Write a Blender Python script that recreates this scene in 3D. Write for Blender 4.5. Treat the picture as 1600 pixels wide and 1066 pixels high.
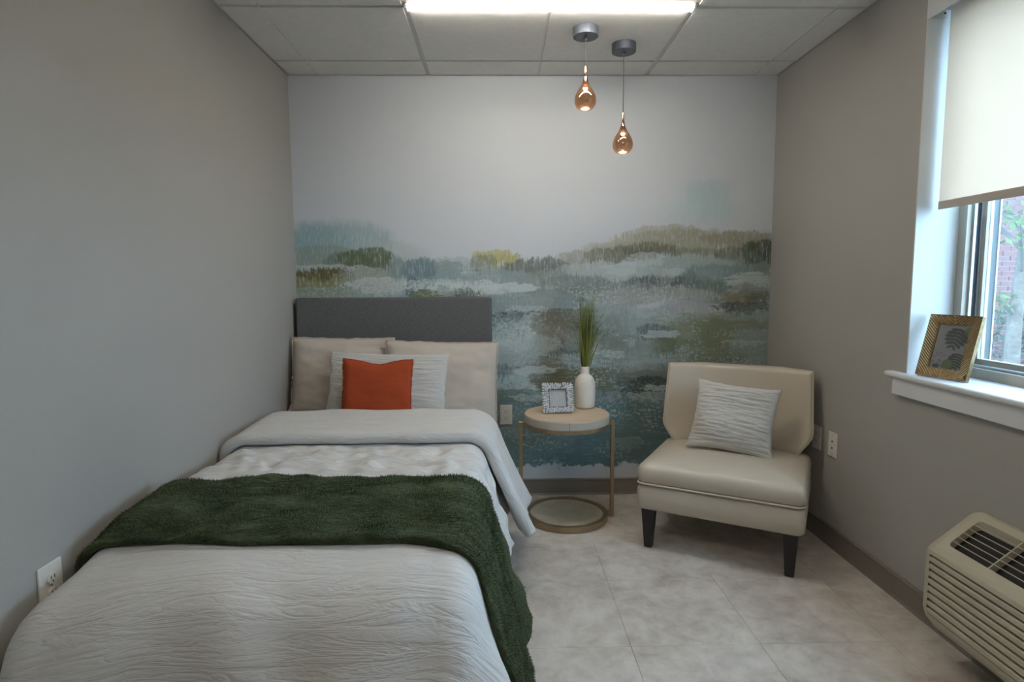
import bpy, bmesh, math, random
from mathutils import Vector, Matrix, noise as mnoise
PI = math.pi
random.seed(7)
for o in list(bpy.data.objects): bpy.data.objects.remove(o)
SC = bpy.context.scene
C = SC.collection

# ------------------------------------------------------------------ room size
W, H = 2.75, 2.422          # room width (left wall x=0, right wall x=W), ceiling height
YF = -4.7                   # wall behind the camera; the mural wall stands at y=0

# ------------------------------------------------------------------ camera
F_PX = 922.62
CAM = Vector((1.16395, -3.43669, 1.27142))
R_ = Vector((0.99973192, -0.02216548, -0.00669109))
U_ = Vector((0.00885508, 0.09901696, 0.99504635))
D_ = Vector((0.02139315, 0.99483885, -0.09918669))
cd = bpy.data.cameras.new('camera'); cd.sensor_width = 36; cd.lens = 36 * F_PX / 1600; cd.clip_start = .05
cam = bpy.data.objects.new('camera', cd); C.objects.link(cam)
cam.matrix_world = Matrix(((R_.x, U_.x, -D_.x, CAM.x), (R_.y, U_.y, -D_.y, CAM.y), (R_.z, U_.z, -D_.z, CAM.z), (0, 0, 0, 1)))
SC.camera = cam

# ------------------------------------------------------------------ world, sun, exposure
SC.view_settings.view_transform = 'Standard'; SC.view_settings.look = 'None'
SC.view_settings.gamma = 1.0; SC.view_settings.use_curve_mapping = False
SC.view_settings.exposure = 2.02
SC.cycles.max_bounces = 7; SC.cycles.diffuse_bounces = 4; SC.cycles.transparent_max_bounces = 10
wd = bpy.data.worlds.new('sky'); SC.world = wd; wd.use_nodes = True
bg = wd.node_tree.nodes['Background']
bg.inputs[0].default_value = (0.50, 0.73, 1.0, 1); bg.inputs[1].default_value = 3.9
sl = bpy.data.lights.new('sun', 'SUN'); sl.energy = 1.6; sl.angle = .01; sl.color = (1, .93, .82)
so = bpy.data.objects.new('sun', sl); C.objects.link(so)
so.rotation_euler = Vector((0.35, 0.62, -0.75)).to_track_quat('-Z', 'Y').to_euler()
so.location = (6, -6, 12)
LED_STRENGTH = 19.0
# ------------------------------------------------------------------ helpers
def s2l(c): return tuple((v/255/12.92 if v/255 <= .04045 else ((v/255+.055)/1.055)**2.4) for v in c)
def obj(name, bm, m=None, parent=None, smooth=False, loc=None, rot=None):
    me = bpy.data.meshes.new(name); bm.normal_update(); bm.to_mesh(me); bm.free()
    if smooth:
        for p in me.polygons: p.use_smooth = True
    o = bpy.data.objects.new(name, me); C.objects.link(o)
    if m: me.materials.append(m)
    if parent: o.parent = parent
    if loc is not None: o.location = loc
    if rot is not None: o.rotation_euler = rot
    return o
def tag(o, label, cat, group=None, kind=None):
    o['label'] = label
    if cat: o['category'] = cat
    if group: o['group'] = group
    if kind: o['kind'] = kind
    return o
def thing(name, label, cat, loc=(0,0,0), rotz=0, group=None):
    o = bpy.data.objects.new(name, None); C.objects.link(o); o.empty_display_size = .05
    o.location = loc; o.rotation_euler = (0, 0, rotz)
    return tag(o, label, cat, group)
def struct(name, bm, m, label, cat, parent=None):
    o = obj(name, bm, m, parent)
    o['kind'] = 'structure'; o['label'] = label; o['category'] = cat
    return o
def dup(o, parent, loc=None, rot=None):
    c = o.copy(); C.objects.link(c); c.parent = parent
    if loc is not None: c.location = loc
    if rot is not None: c.rotation_euler = rot
    return c
def add_box(bm, x0, x1, y0, y1, z0, z1, bev=0, seg=2, mat=None):
    v = [bm.verts.new((x, y, z)) for x in (x0, x1) for y in (y0, y1) for z in (z0, z1)]
    fs = [bm.faces.new([v[i] for i in q]) for q in ((0,1,3,2),(4,6,7,5),(0,4,5,1),(2,3,7,6),(0,2,6,4),(1,5,7,3))]
    if bev:
        es = list({e for f in fs for e in f.edges})
        r = bmesh.ops.bevel(bm, geom=es, offset=bev, segments=seg, affect='EDGES', profile=.5)
        v = list({q for f in r['faces'] for q in f.verts} | {q for q in v if q.is_valid})
    if mat is not None:
        for q in v: q.co = mat @ q.co
    return v
def box(x0, x1, y0, y1, z0, z1, bev=0, seg=2):
    bm = bmesh.new(); add_box(bm, x0, x1, y0, y1, z0, z1, bev, seg); return bm
def add_lathe(bm, prof, seg=32, cap=True, org=(0,0,0)):
    rings = []
    for r, z in prof:
        rings.append([bm.verts.new((org[0]+r*math.cos(2*PI*i/seg), org[1]+r*math.sin(2*PI*i/seg), org[2]+z)) for i in range(seg)])
    for a, b in zip(rings, rings[1:]):
        for i in range(seg): bm.faces.new((a[i], a[(i+1) % seg], b[(i+1) % seg], b[i]))
    if cap:
        bm.faces.new(rings[0][::-1]); bm.faces.new(rings[-1])
    return bm
def lathe(prof, seg=32, cap=True): return add_lathe(bmesh.new(), prof, seg, cap)
def add_tube(bm, pts, rad, seg=8, closed=False):
    pts = [Vector(p) for p in pts]; n = len(pts); rings = []
    up = Vector((0, 0, 1))
    for i, p in enumerate(pts):
        a = pts[(i-1) % n] if (closed or i > 0) else p
        b = pts[(i+1) % n] if (closed or i < n-1) else p
        t = (b-a).normalized()
        x = t.cross(up)
        if x.length < 1e-3: x = t.cross(Vector((1, 0, 0)))
        x.normalize(); y = x.cross(t)
        r = rad(i/(n-1)) if callable(rad) else rad
        rings.append([bm.verts.new(p + r*(math.cos(2*PI*k/seg)*x + math.sin(2*PI*k/seg)*y)) for k in range(seg)])
    m = n if closed else n-1
    for i in range(m):
        a, b = rings[i], rings[(i+1) % n]
        for k in range(seg): bm.faces.new((a[k], a[(k+1) % seg], b[(k+1) % seg], b[k]))
    if not closed:
        bm.faces.new(rings[0][::-1]); bm.faces.new(rings[-1])
    return bm
def tube(pts, rad, seg=8, closed=False): return add_tube(bmesh.new(), pts, rad, seg, closed)
def nz(x, y, z=0.0): return mnoise.noise(Vector((x, y, z)))
def sstep(a, b, x):
    t = max(0, min(1, (x-a)/(b-a))); return t*t*(3-2*t)

# ------------------------------------------------------------------ materials
class NT:
    def __init__(s, name):
        s.m = bpy.data.materials.new(name); s.m.use_nodes = True; s.t = s.m.node_tree; s.N = s.t.nodes
        s.b = s.N['Principled BSDF']; s.out = s.N['Material Output']
    def n(s, typ, **kw):
        q = s.N.new(typ)
        for k, v in kw.items(): setattr(q, k, v)
        return q
    def l(s, a, b): s.t.links.new(a, b)
    def coord(s, kind='Object', scale=(1,1,1), rot=(0,0,0)):
        tc = s.n('ShaderNodeTexCoord'); mp = s.n('ShaderNodeMapping')
        mp.inputs['Scale'].default_value = scale; mp.inputs['Rotation'].default_value = rot
        s.l(tc.outputs[kind], mp.inputs[0]); return mp.outputs[0]
    def noise(s, vec, scale=5, detail=4, rough=.55, dist=0):
        q = s.n('ShaderNodeTexNoise'); q.inputs['Scale'].default_value = scale
        q.inputs['Detail'].default_value = detail; q.inputs['Roughness'].default_value = rough; q.inputs['Distortion'].default_value = dist
        s.l(vec, q.inputs['Vector']); return q.outputs['Fac']
    def ramp(s, fac, stops):
        q = s.n('ShaderNodeValToRGB'); e = q.color_ramp.elements
        while len(e) < len(stops): e.new(.5)
        for el, (p, c) in zip(e, stops): el.position = p; el.color = (*c, 1)
        s.l(fac, q.inputs[0]); return q.outputs[0]
    def bump(s, h, strength=.3, dist=.01, normal=None):
        q = s.n('ShaderNodeBump'); q.inputs['Strength'].default_value = strength; q.inputs['Distance'].default_value = dist
        s.l(h, q.inputs['Height'])
        if normal: s.l(normal, q.inputs['Normal'])
        return q.outputs[0]
    def math(s, op, a, b=None, c=None):
        q = s.n('ShaderNodeMath', operation=op)
        for i, v in enumerate((a, b, c)):
            if v is None: continue
            if isinstance(v, (int, float)): q.inputs[i].default_value = v
            else: s.l(v, q.inputs[i])
        return q.outputs[0]
    def mix(s, fac, a, b):
        q = s.n('ShaderNodeMix', data_type='RGBA')
        for i, v in ((0, fac), (6, a), (7, b)):
            if isinstance(v, (int, float)): q.inputs[i].default_value = v
            elif isinstance(v, tuple): q.inputs[i].default_value = (*v, 1) if len(v) == 3 else v
            else: s.l(v, q.inputs[i])
        return q.outputs[2]
def simple(name, col, rough=.5, metal=0, spec=None, emit=None, es=0, var=0, vscale=6, bump=0, bscale=200, bdist=.002, sheen=0):
    k = NT(name); b = k.b
    b.inputs['Base Color'].default_value = (*col, 1); b.inputs['Roughness'].default_value = rough; b.inputs['Metallic'].default_value = metal
    if spec is not None: b.inputs['Specular IOR Level'].default_value = spec
    if emit: b.inputs['Emission Color'].default_value = (*emit, 1); b.inputs['Emission Strength'].default_value = es
    v = None
    if var or bump: v = k.coord()
    if var:
        f = k.noise(v, vscale, 4)
        k.l(k.ramp(f, [(.3, tuple(c*(1-var) for c in col)), (.7, tuple(min(1, c*(1+var)) for c in col))]), b.inputs['Base Color'])
    if bump: k.l(k.bump(k.noise(v, bscale, 3), bump, bdist), b.inputs['Normal'])
    if sheen: b.inputs['Sheen Weight'].default_value = sheen
    return k.m

def thin_fresnel(k):     # reflection of a thin pane, the same from both sides
    lw = k.n('ShaderNodeLayerWeight'); lw.inputs[0].default_value = .5
    return k.math('MULTIPLY_ADD', k.math('POWER', lw.outputs['Facing'], 4.0), .8, .05)
WHITEWALL = (.555, .58, .62)
M = {}
M['greige'] = simple('greige_wall_paint', (.372, .352, .322), .75, var=.02, vscale=2, bump=.25, bscale=160, bdist=.0015)
M['whitewall'] = simple('white_wall_paint', WHITEWALL, .7, bump=.2, bscale=160)
M['jamb'] = simple('jamb_daylit_tone', (.58, .58, .57), .6, bump=.1, bscale=120)  # lighter than the walls: daylight on the returns put into the colour
M['trimwhite'] = simple('trim_white', (.66, .66, .66), .35)
M['baseboard'] = simple('vinyl_base', (.20, .172, .145), .45, var=.04, vscale=8)
M['tile'] = simple('ceiling_tile', (.76, .745, .71), .9, var=.03, vscale=30, bump=.5, bscale=260, bdist=.002)
M['tee'] = simple('ceiling_tee', (.58, .57, .55), .5)
M['led'] = simple('led_lens', (.9, .9, .9), .4, emit=(1.0, .94, .83), es=LED_STRENGTH)
M['ledhouse'] = simple('led_housing', (.75, .75, .75), .4, metal=0)
M['canopy'] = simple('canopy_grey', (.075, .085, .11), .38, metal=.4)
M['cord'] = simple('black_cord', (.02, .02, .02), .5)
M['outlet'] = simple('outlet_plastic', (.68, .65, .59), .35)
M['slot'] = simple('slot_dark', (.03, .03, .03), .6)
M['screw'] = simple('screw_metal', (.5, .48, .44), .35, metal=.9)
M['blackleg'] = simple('black_lacquer', (.012, .011, .011), .35)
M['leather'] = simple('cream_leatherette', (.53, .46, .37), .36, var=.025, vscale=3, bump=.12, bscale=320, bdist=.001)
M['brass'] = simple('brushed_brass', (.40, .295, .18), .40, metal=.85, var=.12, vscale=18)
M['oldmirror'] = simple('antique_mirror', (.52, .44, .325), .35, metal=.1, var=.12, vscale=14)
M['acwhite'] = simple('ac_plastic', (.47, .425, .32), .45, var=.02, vscale=10)
M['acdark'] = simple('ac_inside', (.016, .016, .018), .7)
M['winframe'] = simple('window_frame_tan', (.44, .395, .325), .45)
M['winalu'] = simple('window_aluminium', (.42, .45, .46), .35, metal=.6)
M['wingrey'] = simple('exterior_jamb_grey', (.07, .085, .09), .6)
M['gasket'] = simple('gasket_dark', (.03, .035, .045), .6)
M['ceramic'] = simple('white_ceramic', (.74, .69, .62), .42)
M['bark'] = simple('bark', (.095, .09, .08), .85, var=.3, vscale=14, bump=.6, bscale=30, bdist=.02)
M['soil'] = simple('ground_cover', (.05, .065, .06), .9, var=.4, vscale=6)
M['bead'] = simple('pale_grey_beads', (.55, .55, .57), .4, var=.1, vscale=60)
M['beadbase'] = simple('bead_base_grey', (.12, .12, .13), .6)
M['paper'] = simple('print_paper', (.46, .46, .46), .6, var=.10, vscale=40)
M['sheet'] = simple('white_sheet', (.70, .69, .68), .8)
M['bedbase'] = simple('black_bed_base', (.02, .02, .02), .7)
M['artgrey'] = simple('art_paper_grey', (.23, .23, .24), .35)
M['artdark'] = simple('art_leaf_dark', (.02, .035, .025), .4)
M['artgreen'] = simple('art_leaf_green', (.10, .15, .055), .4)
M['artink'] = simple('art_ink', (.16, .16, .16), .4)

# wood (light, straight grain)
k = NT('pale_washed_oak'); v = k.coord('Object', (3, 40, 60)); f = k.noise(v, 2.2, 5, .6, .4)
k.l(k.ramp(f, [(.25, (.46, .35, .24)), (.75, (.60, .475, .34))]), k.b.inputs['Base Color']); k.b.inputs['Roughness'].default_value = .5
k.l(k.bump(f, .08, .002), k.b.inputs['Normal']); M['wood'] = k.m
k = NT('pale_washed_oak_rim'); v = k.coord('Object', (14, 14, 160)); f = k.noise(v, 2.2, 5, .6, .4)
k.l(k.ramp(f, [(.25, (.40, .345, .275)), (.75, (.50, .44, .36))]), k.b.inputs['Base Color']); k.b.inputs['Roughness'].default_value = .6; M['woodrim'] = k.m
# gold relief frame
k = NT('gold_relief'); v = k.coord('Object'); f = k.noise(v, 60, 3)
k.l(k.ramp(f, [(.3, (.15, .095, .04)), (.7, (.27, .18, .08))]), k.b.inputs['Base Color'])
k.b.inputs['Metallic'].default_value = .5; k.b.inputs['Roughness'].default_value = .42; M['goldvein'] = simple('gold_vein', (.52, .37, .18), .35, metal=.6); M['gold'] = k.m
# floor tile: mottled warm grey vinyl stone
k = NT('vinyl_stone_floor'); v = k.coord('Object')
oi = k.n('ShaderNodeObjectInfo'); av = k.n('ShaderNodeVectorMath', operation='ADD')
sc = k.n('ShaderNodeVectorMath', operation='SCALE'); sc.inputs[0].default_value = (.06, .09, .05); k.l(oi.outputs['Random'], sc.inputs['Scale'])
geo = k.n('ShaderNodeNewGeometry'); k.l(geo.outputs['Position'], av.inputs[0]); k.l(sc.outputs[0], av.inputs[1])
f1 = k.noise(av.outputs[0], 5.5, 6, .65, .7); f2 = k.noise(av.outputs[0], 17, 5, .6, .3)
ff = k.math('MULTIPLY_ADD', f2, .4, k.math('MULTIPLY', f1, .6))
k.l(k.ramp(ff, [(.32, (.38, .32, .27)), (.46, (.52, .46, .405)), (.56, (.61, .55, .495)), (.68, (.68, .63, .585))]), k.b.inputs['Base Color'])
k.b.inputs['Roughness'].default_value = .42; k.l(k.bump(f2, .05, .002), k.b.inputs['Normal']); M['floor'] = k.m
# grey linen headboard
k = NT('charcoal_linen'); v1 = k.coord('Object', (55, 1, 420)); v2 = k.coord('Object', (420, 1, 55))
a = k.noise(v1, 1, 3); b_ = k.noise(v2, 1, 3); f = k.math('ADD', a, b_)
q = k.n('ShaderNodeMapRange'); k.l(f, q.inputs[0]); q.inputs[1].default_value = .65; q.inputs[2].default_value = 1.35
k.l(k.ramp(q.outputs[0], [(0, (.075, .073, .074)), (1, (.165, .16, .16))]), k.b.inputs['Base Color']); k.b.inputs['Roughness'].default_value = .9
k.l(k.bump(f, .3, .002), k.b.inputs['Normal']); M['linen'] = k.m
# crinkled cloth in cloth coordinates (UV in metres: u across, v along)
def crinkle(name, col, su, sv, strength, dist, rough=.85, fine=.3, extra=None):
    k = NT(name); v = k.coord('UV', (su, sv, 1)); f1 = k.noise(v, 1, 3, .55, 1.1)
    rid = k.math('MINIMUM', k.math('MULTIPLY', k.math('ABSOLUTE', k.math('SUBTRACT', f1, .5)), 13.0), 1.0)
    v2 = k.coord('UV', (su*3, sv*2.3, 1)); f2 = k.noise(v2, 1, 3, .55, .8)
    rid2 = k.math('MINIMUM', k.math('MULTIPLY', k.math('ABSOLUTE', k.math('SUBTRACT', f2, .5)), 9.0), 1.0)
    hh = k.math('MULTIPLY_ADD', rid2, fine, rid)
    k.l(k.bump(hh, strength, dist), k.b.inputs['Normal'])
    n3 = k.noise(k.coord('UV', (6, 6, 1)), 1, 4)
    k.l(k.ramp(n3, [(.3, tuple(c*.96 for c in col)), (.7, tuple(c*1.03 for c in col))]), k.b.inputs['Base Color'])
    k.b.inputs['Roughness'].default_value = rough; k.b.inputs['Sheen Weight'].default_value = .1
    return k.m
M['comforter'] = crinkle('crinkled_comforter', (.60, .585, .57), 3.6, 24, .45, .005)
M['cushioncloth'] = crinkle('crinkled_cushion', (.57, .535, .485), 7, 60, .5, .006, fine=.5)
M['shamcloth'] = crinkle('crinkled_sham', (.57, .555, .53), 6, 60, .5, .005, fine=.5)
k = NT('beige_cotton'); f = k.noise(k.coord('UV', (4, 5, 1)), 1, 4, .5, .6)
k.l(k.bump(f, .35, .02), k.b.inputs['Normal']); k.b.inputs['Base Color'].default_value = (.50, .435, .375, 1); k.b.inputs['Roughness'].default_value = .85; M['beige'] = k.m
k = NT('rust_orange_cloth'); a = k.noise(k.coord('UV', (60, 500, 1)), 1, 2); b_ = k.noise(k.coord('UV', (500, 60, 1)), 1, 2)
f = k.math('ADD', a, b_); k.l(k.bump(f, .3, .001), k.b.inputs['Normal'])
k.l(k.ramp(f, [(.5, (.26, .034, .006)), (1, (.35, .050, .009))]), k.b.inputs['Base Color']); k.b.inputs['Roughness'].default_value = .9; M['orange'] = k.m
# faux fur throw
k = NT('green_faux_fur'); f1 = k.noise(k.coord('UV', (5, 9, 1)), 1, 5, .6, .8); f2 = k.noise(k.coord('UV', (60, 120, 1)), 1, 4, .6, 1.5)
f3 = k.noise(k.coord('UV', (14, 30, 1)), 1, 4, .6, 1.2)
ff = k.math('MULTIPLY_ADD', f3, .4, k.math('MULTIPLY', f1, .6))
k.l(k.ramp(ff, [(.36, (.020, .029, .013)), (.5, (.038, .052, .024)), (.64, (.085, .100, .050))]), k.b.inputs['Base Color'])
nb = k.bump(f3, .7, .03); k.l(k.bump(f2, .8, .010, nb), k.b.inputs['Normal'])
k.b.inputs['Roughness'].default_value = .95; k.b.inputs['Sheen Weight'].default_value = .35; k.b.inputs['Sheen Roughness'].default_value = .4
k.b.inputs['Sheen Tint'].default_value = (.5, .62, .42, 1); k.b.inputs['Specular IOR Level'].default_value = .1; M['fur'] = k.m
# roller blind fabric
k = NT('blind_fabric'); df = k.n('ShaderNodeBsdfDiffuse'); tr = k.n('ShaderNodeBsdfTranslucent'); mx = k.n('ShaderNodeMixShader')
df.inputs[0].default_value = (.74, .72, .68, 1); tr.inputs[0].default_value = (.93, .79, .67, 1); mx.inputs[0].default_value = .55
f = k.noise(k.coord('Object', (1, 300, 20)), 1, 3)
bn = k.bump(f, .05, .001); k.l(bn, df.inputs['Normal'])
k.l(df.outputs[0], mx.inputs[1]); k.l(tr.outputs[0], mx.inputs[2]); k.l(mx.outputs[0], k.out.inputs[0]); M['blind'] = k.m
M['blindhem'] = simple('blind_hem', (.50, .44, .385), .8)
# window pane: clear glass with a hazy bluish reflection painted in as diffuse colour
k = NT('window_glass'); tp = k.n('ShaderNodeBsdfTransparent'); gl = k.n('ShaderNodeBsdfGlossy'); df = k.n('ShaderNodeBsdfDiffuse'); fr = thin_fresnel(k)
gl.inputs['Roughness'].default_value = .02; df.inputs[0].default_value = (.6, .68, .75, 1); tp.inputs[0].default_value = (.93, .97, .97, 1)
m1 = k.n('ShaderNodeMixShader'); m2 = k.n('ShaderNodeMixShader'); m2.inputs[0].default_value = .10
k.l(tp.outputs[0], m2.inputs[1]); k.l(df.outputs[0], m2.inputs[2]); k.l(fr, m1.inputs[0]); k.l(m2.outputs[0], m1.inputs[1]); k.l(gl.outputs[0], m1.inputs[2])
k.l(m1.outputs[0], k.out.inputs[0]); M['pane'] = k.m
# clear picture glass
k = NT('picture_glass'); tp = k.n('ShaderNodeBsdfTransparent'); gl = k.n('ShaderNodeBsdfGlossy'); fr = thin_fresnel(k); m1 = k.n('ShaderNodeMixShader')
gl.inputs['Roughness'].default_value = .03; k.l(fr, m1.inputs[0]); k.l(tp.outputs[0], m1.inputs[1]); k.l(gl.outputs[0], m1.inputs[2])
k.l(m1.outputs[0], k.out.inputs[0]); M['picglass'] = k.m
# copper-to-clear pendant glass
k = NT('copper_ombre_glass'); tc = k.n('ShaderNodeTexCoord'); sx = k.n('ShaderNodeSeparateXYZ'); k.l(tc.outputs['Object'], sx.inputs[0])
q = k.n('ShaderNodeMapRange'); k.l(sx.outputs[2], q.inputs[0]); q.inputs[1].default_value = -.205; q.inputs[2].default_value = -.13   # 0 at the clear bottom, 1 in the copper part
tp = k.n('ShaderNodeBsdfTransparent'); gl = k.n('ShaderNodeBsdfGlossy'); tl = k.n('ShaderNodeBsdfTranslucent'); gl.inputs['Roughness'].default_value = .06
k.l(k.ramp(q.outputs[0], [(0, (.95, .85, .72)), (.5, (.58, .41, .32)), (1, (.40, .25, .185))]), tp.inputs[0])
gl.inputs[0].default_value = (.82, .58, .47, 1); tl.inputs[0].default_value = (.95, .72, .5, 1)
m1 = k.n('ShaderNodeMixShader'); m2 = k.n('ShaderNodeMixShader')
k.l(k.ramp(q.outputs[0], [(0, (.06,)*3), (1, (.38,)*3)]), m1.inputs[0]); k.l(tp.outputs[0], m1.inputs[1]); k.l(gl.outputs[0], m1.inputs[2])
m2.inputs[0].default_value = .07; k.l(m1.outputs[0], m2.inputs[1]); k.l(tl.outputs[0], m2.inputs[2]); k.l(m2.outputs[0], k.out.inputs[0]); M['copperglass'] = k.m
M['copper'] = simple('polished_copper', (.80, .48, .34), .18, metal=1)
M['bulb'] = simple('warm_led', (1, .8, .6), .4, emit=(1, .72, .46), es=12)
# grass, leaves
k = NT('dry_grass_green'); f = k.noise(k.coord('Object', (60, 60, 5)), 1, 3)
k.l(k.ramp(f, [(.3, (.06, .085, .012)), (.5, (.17, .20, .035)), (.7, (.38, .38, .09))]), k.b.inputs['Base Color']); k.b.inputs['Roughness'].default_value = .55; M['grass'] = k.m
def leafmat(name, c0, c1):
    k = NT(name); df = k.n('ShaderNodeBsdfDiffuse'); tr = k.n('ShaderNodeBsdfTranslucent'); mx = k.n('ShaderNodeMixShader'); mx.inputs[0].default_value = .45
    f = k.noise(k.coord('Object'), 9, 2); c = k.ramp(f, [(.3, c0), (.7, c1)])
    k.l(c, df.inputs[0]); k.l(c, tr.inputs[0]); k.l(df.outputs[0], mx.inputs[1]); k.l(tr.outputs[0], mx.inputs[2]); k.l(mx.outputs[0], k.out.inputs[0]); return k.m
M['leaf'] = leafmat('tree_leaf', (.05, .12, .05), (.16, .24, .10))
M['shrub'] = leafmat('shrub_leaf', (.025, .07, .05), (.065, .13, .085))
# brick + mortar
k = NT('red_brick'); oi = k.n('ShaderNodeObjectInfo'); f = k.noise(k.coord('Object'), 2.2, 4)
k.l(k.ramp(f, [(.3, (.085, .042, .044)), (.7, (.14, .072, .075))]), k.b.inputs['Base Color']); k.b.inputs['Roughness'].default_value = .9; M['brick'] = k.m
M['mortar'] = simple('mortar', (.34, .31, .31), .95)

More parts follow.
